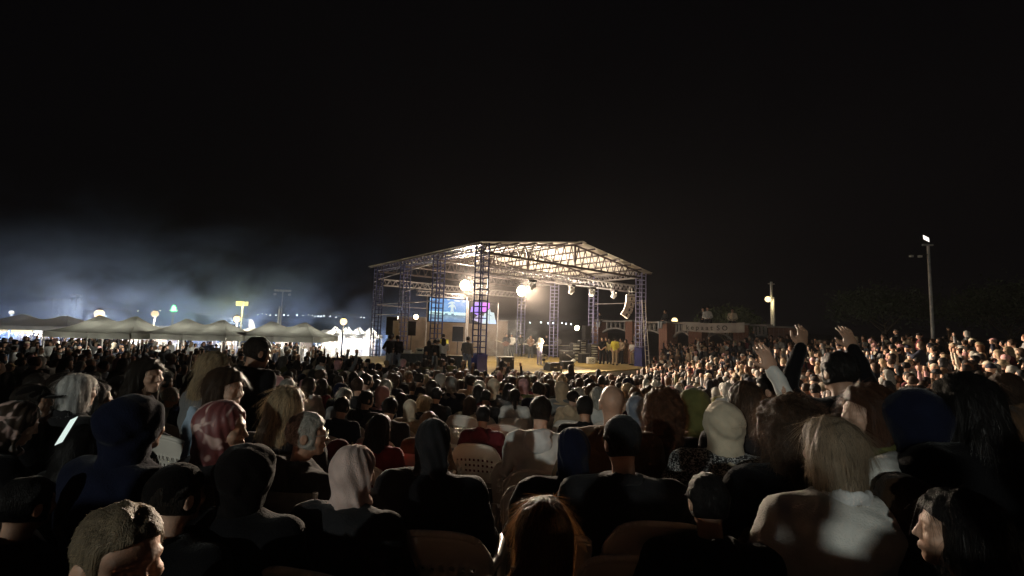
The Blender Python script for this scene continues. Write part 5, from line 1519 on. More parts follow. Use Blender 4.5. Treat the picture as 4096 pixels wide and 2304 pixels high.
near(2550, 1578, 4.5, 'child in a blue grey hood right of the bald man', hair='hood', hair_col=(0.14, 0.17, 0.22), top='maroon')
near(2180, 1990, 1.5, 'woman with long auburn hair at the bottom middle', turn=0, hair='long', hair_col=(0.09, 0.04, 0.014), top='black', female=True, hkw={'L': 0.46})
near(3083, 1489, 3.6, 'dark haired man in profile with an open collar', turn=50, hair='short', hair_col='black', top='charcoal')
near(2978, 1525, 3.2, 'woman with long brown hair right of the cream hood', turn=15, hair='long', hair_col='brown', top='charcoal', female=True)
near(3150, 1592, 2.3, 'woman with big curly brown hair', turn=10, hair='curly', hair_col='brown', top='black', female=True)
near(3352, 1402, 2.9, 'person in black with both arms raised', turn=5, pose='sit_up', hair='short', hair_col='black', top='black')
near(3400, 1590, 2.6, 'person raising one arm in a white sleeve', turn=5, pose='sit_wave', hair='short', hair_col='black', top='white')
near(3465, 1537, 2.3, 'auburn haired boy in an olive top, face in profile', turn=88, hair='bob', hair_col=(0.05, 0.022, 0.012), top='olive', skin=2)
near(3325, 1672, 1.95, 'woman with a blond bob and white top', turn=15, hair='bob', hair_col=(0.20, 0.155, 0.11), top='white', female=True)
near(3640, 1540, 2.15, 'person in a navy hood with a white collar', turn=25, hair='hood', hair_col='navy', top='white')
near(3850, 1490, 2.05, 'person with long black hair on the right', turn=20, hair='long', hair_col='black', top='black', female=True)
near(4015, 1492, 4.3, 'brown haired person in profile at the right edge', turn=60, hair='bob', hair_col='brown', top='brown', female=True)
near(3830, 1955, 1.42, 'dark haired woman in profile smiling, bottom right', turn=60, hair='long', hair_col='black', top='black', female=True, skin=0)
near(3600, 1880, 1.9, 'person in a dark brown hood beside the blond bob', turn=0, hair='hood', hair_col='brown', top='black')
near(4060, 1760, 2.2, 'person in black at the right edge', turn=20, hair='short', hair_col='black', top='black')
near(2830, 1890, 1.9, 'person in a plain black coat below the tweed jacket', turn=5, hair='short', hair_col='black', top='black')
near(720, 1840, 1.75, 'person in a black beanie below the printed headscarf', turn=-8, hair='beanie', hair_col='black', top='black')

_j0 = joints
def joints(pose):
    if pose == 'sit_up':
        J = _j0('sit'); J['arm'] = [[(s * 0.185, -0.01, 1.0), (s * 0.27, 0.10, 1.12), (s * 0.165, 0.12, 1.38), (s * 0.14, 0.13, 1.48)] for s in (-1, 1)]; return J
    if pose == 'sit_wave':
        J = _j0('sit'); J['arm'][0] = [(-0.185, -0.01, 1.0), (-0.25, 0.08, 1.24), (-0.36, 0.12, 1.50), (-0.40, 0.13, 1.60)]; return J
    return _j0(pose)

chair_parts = None
def chair(p, rz, label, group='white plastic chairs of the near rows'):
    """Monobloc garden chair: curved perforated back, seat, arms and four legs."""
    global chair_parts
    root = empty('plastic_chair', p, rz, label, 'chair', group)
    if chair_parts is None:
        nu, nv = 22, 14; th = 0.012
        def bk(u, v):                     # u across -1..1, v 0..1 up
            w = 0.235 + 0.02 * v - 0.05 * max(0, v - 0.8) * 5 * abs(u) ** 3
            top = 0.86 - 0.07 * abs(u) ** 2.6
            z = 0.46 + (top - 0.46) * v
            return Vector((u * w, -0.20 - 0.10 * v - 0.055 * (1 - u * u) + 0.045, z))
        vs, fs = [], []
        for i in range(nu + 1):
            for j in range(nv + 1):
                p0 = bk(-1 + 2 * i / nu, j / nv); vs += [p0, p0 + Vector((0, -th, 0))]
        ix = lambda i, j, k: 2 * (i * (nv + 1) + j) + k
        hole = lambda i, j: (4 <= j <= 9 and 2 <= i < nu - 2 and (i % 2 == 0) and j % 2 == 0)
        for i in range(nu):
            for j in range(nv):
                if hole(i, j):
                    a = [(i, j), (i + 1, j), (i + 1, j + 1), (i, j + 1)]
                    for q in range(4):
                        c, d = a[q], a[(q + 1) % 4]; fs.append((ix(*c, 0), ix(*d, 0), ix(*d, 1), ix(*c, 1)))
                    continue
                fs.append((ix(i, j, 0), ix(i, j + 1, 0), ix(i + 1, j + 1, 0), ix(i + 1, j, 0)))
                fs.append((ix(i, j, 1), ix(i + 1, j, 1), ix(i + 1, j + 1, 1), ix(i, j + 1, 1)))
        for i in range(nu): fs += [(ix(i, nv, 0), ix(i, nv, 1), ix(i + 1, nv, 1), ix(i + 1, nv, 0)), (ix(i, 0, 1), ix(i, 0, 0), ix(i + 1, 0, 0), ix(i + 1, 0, 1))]
        for j in range(nv): fs += [(ix(0, j, 1), ix(0, j + 1, 1), ix(0, j + 1, 0), ix(0, j, 0)), (ix(nu, j, 0), ix(nu, j + 1, 0), ix(nu, j + 1, 1), ix(nu, j, 1))]
        cp = [MB()._add(vs, fs, True).build('backrest', M['plastic'])]
        rim = MB(); pts = [bk(-1, k / 8) for k in range(8)] + [bk(-1 + 2 * k / 20, 1) for k in range(21)] + [bk(1, 1 - k / 8) for k in range(1, 9)]
        rim.tube(pts, 0.016, 6); cp.append(rim.build('back_rim', M['plastic']))
        vs = []
        for i in range(9):
            for j in range(9):
                u, v = -1 + i / 4, j / 8; z = 0.43 - 0.018 * (1 - u * u) - 0.01 * v + 0.02 * max(0, v - .85) * -6 * 0.3
                vs.append(Vector((u * (0.215 + 0.02 * v), -0.19 + 0.42 * v, z)))
        vs2 = vs + [v - Vector((0, 0, 0.014)) for v in vs]; n9 = 81
        fs = [(9 * i + j, 9 * (i + 1) + j, 9 * (i + 1) + j + 1, 9 * i + j + 1) for i in range(8) for j in range(8)]
        fs += [tuple(n9 + q for q in f[::-1]) for f in fs]
        ring_ = [9 * i for i in range(9)] + [72 + j for j in range(1, 9)] + [9 * i + 8 for i in range(7, -1, -1)] + [j for j in range(7, 0, -1)]
        fs += [(ring_[k], ring_[(k + 1) % 32], n9 + ring_[(k + 1) % 32], n9 + ring_[k]) for k in range(32)]
        cp.append(MB()._add(vs2, fs, True).build('seat', M['plastic']))
        for s in (-1, 1):
            arm = MB(); pa = [(s * 0.235, -0.22, 0.66), (s * 0.27, -0.08, 0.655), (s * 0.28, 0.10, 0.65), (s * 0.27, 0.20, 0.63)]
            for q0, q1 in zip(pa[:-1], pa[1:]): arm.bar(q0, q1, 0.024, 8)
            cp.append(arm.build('armrest', M['plastic']))
            cp.append(MB().bar((s * 0.27, 0.20, 0.64), (s * 0.265, 0.26, 0.0), 0.026, 8, 0.02).build('leg', M['plastic']))
            cp.append(MB().bar((s * 0.225, -0.19, 0.46), (s * 0.25, -0.30, 0.0), 0.028, 8, 0.02).build('leg', M['plastic']))
        for o in cp: o.parent = root
        chair_parts = [(o.name.split('.')[0], o.data) for o in cp]
    else:
        for nm, me in chair_parts: mesh_obj(nm, me, root)
    return root

def near_label_chair(lab):
    return 'white plastic chair under the ' + ' '.join(lab.split(' in profile')[0].split(',')[0].split()[:11])
placed = []
n_person = 0
for i, (u, v, d, lab, turn, k) in enumerate(NEAR):
    top = at(u / 4, v / 4, d)
    g = gz(top.x, top.y)
    pose = k.get('pose', 'sit')
    crown = {'stand': 1.75}.get(pose, 1.372)
    if k.get('hair') in ('scarf', 'hood', 'curly', 'beanie'): crown += 0.015
    sc = min(1.06, max(0.86, (top.z - g) / crown))
    rz0 = face(top.x, top.y)
    hd_ = 0.45 * R(turn); hy = 0.55 * R(turn)
    rz = rz0 + hd_
    root_z = top.z - crown * sc
    hoff = Matrix.Rotation(rz, 3, 'Z') @ Vector((0, 0.02 * sc, 0))
    pos = Vector((top.x - hoff.x, top.y - hoff.y, root_z))
    kk = dict(k); kk.pop('pose', None)
    h = 0.0155 if d < 4.2 else 0.022
    st = 0
    if d < 4.4 and k.get('hair') in ('long', 'bob', 'curly', 'short', 'pony'): st = {'long': 5200, 'bob': 4200, 'curly': 6500, 'short': 2200, 'pony': 3500}[k['hair']] if d < 2.8 else 2600
    elif d < 12 and k.get('hair') in ('long', 'bob', 'curly', 'short', 'pony'): st = 1100
    if 'smiling' in lab: st = 2400
    det = None if k.get('hair') in ('scarf', 'hood', 'long', 'curly') else ('hood_down' if i % 3 == 0 or 'hoodie' in lab else 'collar')
    rr = person(pos, rz, pose, detail=det, h=h, head_yaw=round(hy, 2), seed=i, scale=sc, label=lab, skin=kk.pop('skin', i % 4), strands=st, wide=(None if pose in ('sit_up', 'sit_wave', 'sit_phone') else 1.22 if d < 3.4 else 1.1), **kk)
    placed.append((pos.x, pos.y)); n_person += 1
    if 'printed headscarf' in lab or 'patterned headscarf' in lab: dress(rr, 'headscarf', 'satin')
    if 'cream hood and' in lab: dress(rr, 'top', 'tweed')
    if pose != 'stand' and d < 7.6 and 'camp chair' not in lab:
        back_dir = Matrix.Rotation(rz0 + hd_ * 0.4, 3, 'Z') @ Vector((0, -0.015, 0))
        chair((pos.x + back_dir.x, pos.y + back_dir.y, root_z), rz0 + hd_ * 0.4, near_label_chair(lab))
    if 'glasses' in lab:
        J = joints('sit'); gl = MB()
        for s in (-1, 1):
            gl.bar((s * 0.052, 0.104, 0.004), (s * 0.080, 0.0, 0.006), 0.002, 4)
            for q in range(10):
                a0, a1 = q * .628, (q + 1) * .628
                gl.bar((s * 0.031 + 0.021 * math.cos(a0), 0.106, 0.002 + 0.017 * math.sin(a0)), (s * 0.031 + 0.021 * math.cos(a1), 0.106, 0.002 + 0.017 * math.sin(a1)), 0.0018, 4)
        gl.bar((-0.01, 0.108, 0.004), (0.01, 0.108, 0.004), 0.002, 4)
        go = gl.build('glasses', M['alu'], rr)
        hy_ = round(hy, 2); Rm = hrot(hy_, 0); go.location = np.array(J['neck']) + Rm @ (np.array(J['head']) - np.array(J['neck'])); go.rotation_euler = (0, 0, hy_)
        # camp chair with a white tag on its canvas back
        cc = empty('camp_chair', (pos.x, pos.y, root_z), rz0, 'dark canvas camp chair with a small white tag', 'chair')
        vs = []
        for a in range(13):
            for b2 in range(9):
                x = -0.27 + 0.54 * a / 12; z = 0.44 + 0.56 * b2 / 8
                vs.append((x, -0.17 - 0.10 * b2 / 8 - 0.045 * (1 - (x / 0.27) ** 2) + 0.004 * math.sin(9 * x + b2), z))
        fs = [(9 * a + b2, 9 * a + b2 + 1, 9 * a + b2 + 10, 9 * a + b2 + 9) for a in range(12) for b2 in range(8)]
        MB()._add(vs, fs, True).build('back_canvas', M['canvas'], cc)
        MB().box((0, 0.05, 0.42), (0.52, 0.46, 0.02)).build('seat_canvas', M['canvas'], cc)
        for s in (-1, 1):
            MB().bar((s * 0.27, -0.30, 0.0), (s * 0.275, -0.265, 1.0), 0.014, 8).build('post', M['alu'], cc)
            MB().bar((s * 0.27, 0.28, 0.0), (s * 0.27, 0.28, 0.64), 0.014, 8).build('leg', M['alu'], cc)
            MB().bar((s * 0.275, -0.27, 0.64), (s * 0.27, 0.30, 0.65), 0.022, 8).build('armrest', M['black'], cc)
        MB().box((-0.13, -0.318, 0.90), (0.075, 0.008, 0.04)).build('tag', M['white'], cc)
    if 'lit phone' in lab:
        ph = empty('phone', at(67.5, 431.0, 2.42), 0, 'phone with a bright pale screen held up in the left rows', 'phone')
        Mx = Euler((R(58), R(-22), R(-20))).to_matrix()
        MB().box((0, 0, 0), (0.072, 0.15, 0.008), M=Mx).build('case', M['black'], ph, bevel=0.003)
        MB().box(Mx @ Vector((0, 0, 0.0050)), (0.066, 0.142, 0.002), M=Mx).build('screen', M['phone_screen'], ph)
        point('screen_glow', Mx @ Vector((0, 0, 0.05)), 0.06, (0.75, 0.9, 0.85), 0.05, ph)
# a few more chairs that show between the people
for (u, v, d, lab) in ((525, 456, 4.1, 'empty white plastic chair in the gap right of the charcoal headscarf'), (448, 506, 2.35, 'white plastic chair behind the charcoal headscarf at the bottom'), (650, 498, 2.3, 'white plastic chair with a light patch at the bottom right of the beanie'), (545, 437, 3.3, 'white plastic chair behind the boy in the pale hoodie'), (310, 498, 2.4, 'white plastic chair below the camp chair'), (505, 420, 5.4, 'white plastic chair left of the pale hoodie'), (470, 412, 6.3, 'white plastic chair behind the charcoal headscarf group')):
    q = at(u, v, d)
    chair((q.x, q.y, max(gz(q.x, q.y), q.z - 0.86) if q.z - 0.86 < gz(q.x, q.y) + 0.25 else gz(q.x, q.y)), face(q.x, q.y) + 0.1 * math.sin(u), lab)
# ================================================================== people on and around the stage
def on_stage(u4, v4feet, h_m, look, label, group=None, z=DECK, **k):
    global n_person
    p = onlevel(u4 / 4, v4feet / 4, z)
    n_person += 1
    pose = k.pop('pose', 'stand')
    return person(p, R(look), pose, h=0.022, label=label, group=group, scale=h_m / 1.75, skin=k.pop('skin', n_person % 4), shoes=k.pop('shoes', 'black'), **k)
# look: 0 faces away from the camera, 180 faces the camera, negative turns to the right
on_stage(2157, 1460, 1.66, -150, 'blond singer in a sleeveless top and pale lilac trousers, back of the stage front', hair='long', hair_col=(0.80, 0.74, 0.62), top='white', legs='lilac', pose='mic', female=True, sleeve=1, shoes='white', hkw={'L': 0.42})
on_stage(2460, 1461, 1.82, -30, 'man in a bright yellow safety vest on the right of the stage', hair='short', hair_col='dark brown', top='yellow', legs='beige', sleeve=1)
on_stage(2408, 1456, 1.78, 150, 'man in a black tee with clasped hands by the racks', hair='short', hair_col='dark brown', top='black', legs='charcoal', pose='clasp', sleeve=1)
on_stage(2423, 1452, 1.76, 160, 'brown haired man behind the clasped hands man', hair='short', hair_col='brown', top='charcoal', legs='black')
on_stage(2437, 1457, 1.70, -20, 'long haired woman in a pale yellow jacket beside the safety vest', hair='long', hair_col='brown', top='pale yellow', legs='charcoal', female=True)
on_stage(2483, 1455, 1.74, 140, 'man in a beige shirt right of the safety vest', hair='short', hair_col='black', top='beige', legs='charcoal', pose='clasp')
on_stage(2503, 1455, 1.66, 120, 'woman in a brown jumpsuit holding up a phone on the right', hair='bob', hair_col='dark brown', top='brown', legs='brown', female=True, pose='phone')
on_stage(2529, 1461, 1.60, 120, 'child in a white tee with a phone beside the right tower', hair='short', hair_col='black', top='white', legs='beige', pose='clasp', sleeve=1)
on_stage(2547, 1456, 1.72, 100, 'person in grey with one hand on the right tower', hair='short', hair_col='dark brown', top='grey', legs='charcoal', pose='raise_r')
on_stage(1866, 1501, 1.76, -15, 'man in grey shirt and jeans standing at the near blue tower', hair='short', hair_col='black', top='grey', legs='denim', shoes='white')
on_stage(1553, 1503, 1.76, -35, 'person in a black tee and pale jeans, left of the pair at the stage corner', hair='short', hair_col='black', top='black', legs='light denim', sleeve=1, shoes='white', pose='hip')
on_stage(1583, 1500, 1.74, 30, 'person in a black shirt and grey jeans, right of the pair at the stage corner', hair='short', hair_col='dark brown', top='black', legs='denim')
on_stage(1561, 1490, 1.80, -20, 'person in a white shirt behind the pair at the stage corner', hair='short', hair_col='black', top='white', legs='charcoal')
on_stage(1710, 1506, 1.55, 40, 'long haired girl in dark clothes on the left wing', hair='long', hair_col='dark brown', top='charcoal', legs='black', female=True)
on_stage(1734, 1505, 1.60, -30, 'boy in black with pale jeans on the left wing', hair='short', hair_col='black', top='black', legs='light denim', shoes='white')
on_stage(1748, 1500, 1.65, 20, 'person with a white kerchief in the left wing group', hair='beanie', hair_col='white', top='cream', legs='charcoal')
on_stage(1769, 1504, 1.68, 10, 'long haired woman in a white top and dark skirt, left wing', hair='long', hair_col='dark brown', top='white', legs='black', female=True, pose='phone', skirt=True)
on_stage(1768, 1475, 1.80, 15, 'person in a yellow safety vest behind the left wing group', hair='short', hair_col='black', top='yellow', legs='charcoal')
on_stage(2024, 1430, 1.78, 170, 'guitarist standing in the smoke at the back of the stage', hair='short', hair_col='black', top='charcoal', legs='grey', pose='clasp')
on_stage(2045, 1428, 1.76, 160, 'musician in a white shirt beside the guitarist', hair='short', hair_col='black', top='white', legs='black', pose='clasp')
on_stage(2080, 1426, 1.74, 165, 'dark clothed musician at the back of the stage', hair='short', hair_col='black', top='black', legs='black', pose='clasp')
on_stage(2121, 1432, 1.72, 175, 'musician behind the keyboard', hair='short', hair_col='dark brown', top='brown', legs='charcoal', pose='clasp')
on_stage(2185, 1424, 1.74, 170, 'musician in black behind the long grey table', hair='short', hair_col='black', top='black', legs='black', pose='clasp')
on_stage(2230, 1424, 1.70, 170, 'musician in a grey top behind the draped riser', hair='short', hair_col='black', top='grey', legs='black', pose='clasp')
# guitar held by the guitarist
p = onlevel(2024 / 4, 1430 / 4, DECK)
gt = empty('electric_guitar', (p.x - 0.05, p.y - 0.26, DECK + 1.02), 0, 'dark electric guitar held by the guitarist', 'guitar')
gv = [(0.24 * math.cos(a) * (1 + 0.25 * math.cos(2 * a)), 0, 0.17 * math.sin(a) * (1 - 0.2 * math.cos(2 * a))) for a in np.linspace(0, 6.28, 21)[:-1]]
MB().poly(gv, 0.05, (0, 1, 0)).build('body', M['brick'], gt)
MB().box((-0.48, 0.02, 0.16), (0.62, 0.03, 0.05), M=Matrix.Rotation(0.32, 3, 'Y')).build('neck', M['fascia'], gt)
# sitters on the arcade pillars
def sitter(u4, v4, d, look, lab, **k):
    global n_person
    q = at(u4 / 4, v4 / 4, d); n_person += 1
    person((q.x, q.y, q.z - 0.5), R(look), 'sit', h=0.022, label=lab, skin=1, **k)
sitter(2399, 1290, 38.2, 150, 'person in black sitting on the brick pillar behind the stage', hair='short', hair_col='black', top='black', legs='light denim')
sitter(2662, 1290, 29.8, 110, 'person sitting on the big brick pillar with pale trousers', hair='short', hair_col='black', top='charcoal', legs='light denim')
sitter(2830, 1283, 27.2, 165, 'person in a white shirt sitting above the banner', hair='short', hair_col='dark brown', top='white', legs='charcoal')
sitter(2930, 1290, 27.0, 150, 'person in a pale vest crouching on the wall right of the banner', hair='short', hair_col='black', top='cream', legs='black')
sitter(2812, 1285, 27.6, 160, 'person in dark clothes beside the white shirted sitter', hair='short', hair_col='black', top='black', legs='black')

# ================================================================== the crowd
def in_poly(x, y, poly):
    c = False; j = len(poly) - 1
    for i in range(len(poly)):
        xi, yi = poly[i]; xj, yj = poly[j]
        if (yi > y) != (yj > y) and x < (xj - xi) * (y - yi) / (yj - yi) + xi: c = not c
        j = i
    return c
PAD = [(x + (0.7 if x > CX else -0.7) * 1.0, y + (-0.7 if y < CY + 3 else 0.5)) for x, y in DECK_POLY]
rng = np.random.default_rng(23)
cand = []
def consider(x, y, standing, zone):
    z = gz(x, y)
    u, v, d = topx((x, y, z + (1.7 if standing else 1.35)))
    if d < 1.0 or u < -25 or u > 1050 or v > 600: return
    if in_poly(x, y, PAD): return
    if any((x - a) ** 2 + (y - b) ** 2 < 0.27 for a, b in placed): return
    cand.append((math.hypot(x, y), x, y, z, standing, zone, u, v))
# seated bowl: rows round the stage front
r_ = 5.3
while r_ < 24.5:
    phi = -152.0
    while phi < 38:
        a = R(phi)
        rout = np.interp(phi, [-152, -120, -98, -70, -45, -18, -5, 4, 10, 22, 40], [10, 20, 26, 17.2, 18, 15.8, 13.6, 11.4, 9.8, 8.2, 8.2])
        x = CX + r_ * math.cos(a) + rng.normal() * 0.07; y = CY + r_ * math.sin(a) + rng.normal() * 0.07
        dcam = math.hypot(x, y)
        if x > 2.6 and dcam < 9.0: phi += math.degrees(0.54 / r_); continue
        if r_ < rout and y > 0.8 and rng.random() < (0.90 if phi > -95 else 0.93):
            ring_d = 7.2 if -112 < phi < -80 else 5.0
            if dcam > (6.6 if abs(x) < 3.5 else 4.6):
                zone = 'bank' if phi > -72 else 'rows'
                stand = rng.random() < (0.10 if zone == 'bank' else 0.02 if dcam > 15 else 0.0) or (phi > 5 and r_ > 7) or (phi < -128)
                consider(x, y, stand, zone)
        phi += math.degrees((0.47 if phi < -75 else 0.40) / r_) * (1 + 0.12 * rng.normal() * 0.5)
    r_ += 0.64 if r_ > 8 else 0.60
# standing crowd on the level ground at the left
k_ = 0
while k_ < 420:
    y = rng.uniform(9, 30); x = rng.uniform(-1.25, -0.24) * y
    k_ += 1
    if math.hypot(x - CX, y - CY) < 8.5 and x > -5.5: continue
    phi = math.degrees(math.atan2(y - CY, x - CX))
    r0 = math.hypot(x - CX, y - CY)
    if -128 < phi < -90 and r0 < 20: continue
    if any((x - a[1]) ** 2 + (y - a[2]) ** 2 < 0.16 for a in cand): continue
    consider(x, y, True, 'left')
# people standing among the stalls and before the arcade
for _ in range(70):
    y = rng.uniform(29, 34); x = rng.uniform(-1.1, -0.42) * y
    consider(x, y, True, 'market')
for _ in range(60):
    t = rng.random(); q = PIL[2][0].lerp(PIL[5][0], t); s_ = rng.uniform(0.8, 2.6)
    x, y = q.x - 0.5 * s_, q.y - 0.85 * s_
    consider(x, y, True, 'terrace')
cand.sort(key=lambda c: c[0])
HW = {'rows': ['short', 'short', 'short', 'long', 'long', 'long', 'bob', 'bob', 'scarf', 'bun', 'pony', 'hood'], 'bank': ['short', 'short', 'short', 'long', 'long', 'bob', 'pony', 'scarf', 'cap', 'hat'], 'left': ['short', 'short', 'long', 'scarf', 'bob', 'cap'], 'market': ['short', 'long'], 'terrace': ['short', 'short', 'long', 'bob']}
HCW = ['black', 'black', 'dark brown', 'dark brown', 'brown', 'brown', 'auburn', 'blond', 'grey']
TW = {'rows': ['black', 'black', 'black', 'charcoal', 'charcoal', 'navy', 'navy', 'grey', 'brown', 'beige', 'white', 'maroon', 'olive'], 'bank': ['white', 'cream', 'beige', 'beige', 'pink', 'grey', 'grey', 'black', 'black', 'black', 'charcoal', 'charcoal', 'navy', 'brown', 'brown', 'maroon', 'denim'], 'left': ['black', 'black', 'black', 'charcoal', 'navy', 'grey', 'brown', 'white'], 'market': ['black', 'charcoal', 'navy', 'brown', 'white'], 'terrace': ['black', 'black', 'charcoal', 'grey', 'navy', 'white']}
SCW = ['cream', 'charcoal', 'beige', 'navy', 'black', 'pink', 'grey']
PLACE = {'rows': 'seated below the stage', 'bank': 'seated on the right bank', 'left': 'standing before the grey tents', 'market': 'standing among market stalls', 'terrace': 'standing under the banner'}
HNAME = {'short': '%s short hair', 'long': 'long %s hair', 'bob': '%s bobbed hair', 'scarf': '%s headscarf', 'bun': '%s hair in a bun', 'pony': '%s ponytail', 'cap': '%s cap', 'hood': '%s hood', 'hat': '%s sun hat'}
n_ind = 300 - n_person
# the largest in view become people of their own; the rest join the crowd
rest = []
order = sorted(cand, key=lambda c: c[0])
took = 0
yaws = [-0.5, -0.25, 0.0, 0.0, 0.25, 0.5]
for c in order:
    dist, x, y, z, stand, zone, u, v = c
    hair = HW[zone][rng.integers(len(HW[zone]))]; hc = HCW[rng.integers(len(HCW))] if hair not in ('scarf', 'cap', 'hood', 'hat') else SCW[rng.integers(len(SCW))]
    topc = TW[zone][rng.integers(len(TW[zone]))]; legc = ['charcoal', 'black', 'denim', 'navy', 'grey', 'beige'][rng.integers(6)]
    rz = face(x, y) + rng.normal() * (0.16 if zone in ('rows', 'bank') else 0.7)
    sc = rng.uniform(0.90, 1.04) if zone != 'rows' else rng.uniform(0.88, 1.05)
    pose = ('stand' if stand else 'sit')
    q = rng.random()
    if q < 0.10 and dist < 13: pass
    elif q < 0.035: pose = 'raise' if stand else 'sit_raise'
    elif q < 0.075: pose = 'phone' if stand else 'sit_phone'
    elif q < 0.10: pose = 'raise_r' if stand else 'sit_raise_r'
    elif stand and q < 0.3: pose = 'clasp'
    sk = int(rng.integers(4)); fem = hair in ('long', 'bob', 'scarf', 'bun', 'pony'); hy = yaws[rng.integers(6)]; sd = int(rng.integers(3)); slv = 1 if rng.random() < 0.2 else 3
    if took < n_ind and -8 < u < 1032 and v < 520:
        hn = HNAME[hair] % hc
        pl = PLACE[zone] if not (stand and zone in ('rows', 'bank')) else PLACE[zone].replace('seated', 'standing')
        lab = 'person with %s and %s top %s' % (hn, topc, pl)
        hh = 0.022 if dist < 9 else 0.032
        person((x, y, z), rz, pose, hair, hc, topc, legc, sk, fem, hh, hy, 0.0, 1.0, sd, sc, lab, 'people %s with %s and %s tops' % (pl, hn, topc), slv, strands=(1100 if dist < 13 and hair in ('short', 'long', 'bob', 'pony') else 0)).rotation_euler = (rng.normal() * 0.05, rng.normal() * 0.06, rz)
        took += 1
        if not stand and dist < 8 and zone == 'rows':
            chair((x, y, z), rz * 0.5 + face(x, y) * 0.5, 'white plastic chair half hidden by people in the middle rows', 'white plastic chairs in the middle rows')
    else:
        rest.append((x, y, z, rz, sc, pose, hair, hc, topc, legc, sk, fem))
# joined crowd: same figures, coarser
LV, LF, LC = [], [], []; base = 0
def lo_piece(kind, pose): return piece(kind, pose, 0.055)
_lh = {}
def lo_head(fem):
    if fem not in _lh: _lh[fem] = surf(lambda P: head_sdf(P, fem), (-0.12, -0.15, -0.24), (0.12, 0.16, 0.15), 0.03)
    return _lh[fem]
# some people behind the camera, who shade the nearest rows
for (x, y) in ((0.8, -0.75), (1.4, -0.8), (2.0, -0.75), (2.7, -0.7), (-1.05, -0.8), (0.5, -0.6), (1.1, -0.55), (1.7, -0.6), (2.3, -0.5), (-0.75, -0.6), (-1.35, -0.55), (-2.6, -0.55), (-3.2, -0.6), (-1.6, -1.3), (-0.9, -1.5), (0.7, -1.3), (1.6, -1.4), (2.5, -1.2), (-2.6, -1.2), (-3.6, -1.6), (3.4, -1.4), (-1.75, -2.3), (0.2, -2.3), (1.3, -2.4), (-2.4, -2.2), (2.4, -2.3)):
    rest.append((x, y, gz(x, y), face(x, y), 1.0, 'stand', 'short', 'black', 'black', 'black', 0, False))
rest.append((0.06, -0.80, gz(0, -0.75), face(0, 0), 1.0, 'stand', 'short', 'black', 'black', 'black', 0, False))
rest.append((-0.40, -0.75, gz(0, -0.75), face(0, 0), 0.97, 'stand', 'short', 'black', 'black', 'black', 0, False))
for (x, y, z, rz, sc, pose, hair, hc, topc, legc, sk, fem) in rest:
    J = joints(pose)
    Rz = np.array(Matrix.Rotation(rz, 3, 'Z') @ Matrix.Rotation(rng.normal() * (0.06 if y > 0 else 0.0), 3, 'Y') @ Matrix.Rotation(rng.normal() * 0.05, 3, 'X')); pos = np.array([x, y, z])
    parts_ = [(lo_piece('top', pose), TC.get(topc)), (lo_piece('trousers', pose), TC[legc])]
    hp = np.array(J['head'])
    hV, hF = lo_head(fem); parts_.append(((hV + hp, hF), SKIN[sk]))
    aV = [(np.array(a[2]) + np.array(a[3])) / 2 for a in J['arm']]
    for a in aV:
        o8 = np.array([[sx, sy, sz] for sz in (-1, 1) for sy in (-1, 1) for sx in (-1, 1)]) * np.array([0.035, 0.035, 0.06]) + a
        parts_.append(((o8, np.array([(0, 2, 3, 1), (4, 5, 7, 6), (0, 1, 5, 4), (2, 6, 7, 3), (0, 4, 6, 2), (1, 3, 7, 5)])), SKIN[sk]))
    rV, rF = hair_mesh(hair if hair in ('short', 'long', 'bob', 'scarf', 'cap', 'hat', 'hood') else 'short', 0.03, 0)
    parts_.append(((rV + hp, rF), HC.get(hc) or TC.get(hc)))
    for (V, F), col in parts_:
        LV.append((V * sc) @ Rz.T + pos); LF.append(F + base); base += len(V); LC.append(np.tile(np.array([*col, 1.0]), (len(V), 1)))
LV, LF, LC = np.concatenate(LV), np.concatenate(LF), np.concatenate(LC)
cme = np_mesh('crowd', LV, LF, M['crowd'])
ca = cme.color_attributes.new('Col', 'FLOAT_COLOR', 'POINT'); ca.data.foreach_set('color', LC.astype(np.float32).ravel())
tag(mesh_obj('crowd', cme), 'dense crowd of distant spectators', kind='stuff')
print('PEOPLE', n_person, 'ind', took, 'rest', len(rest), 'crowd quads', len(LF))
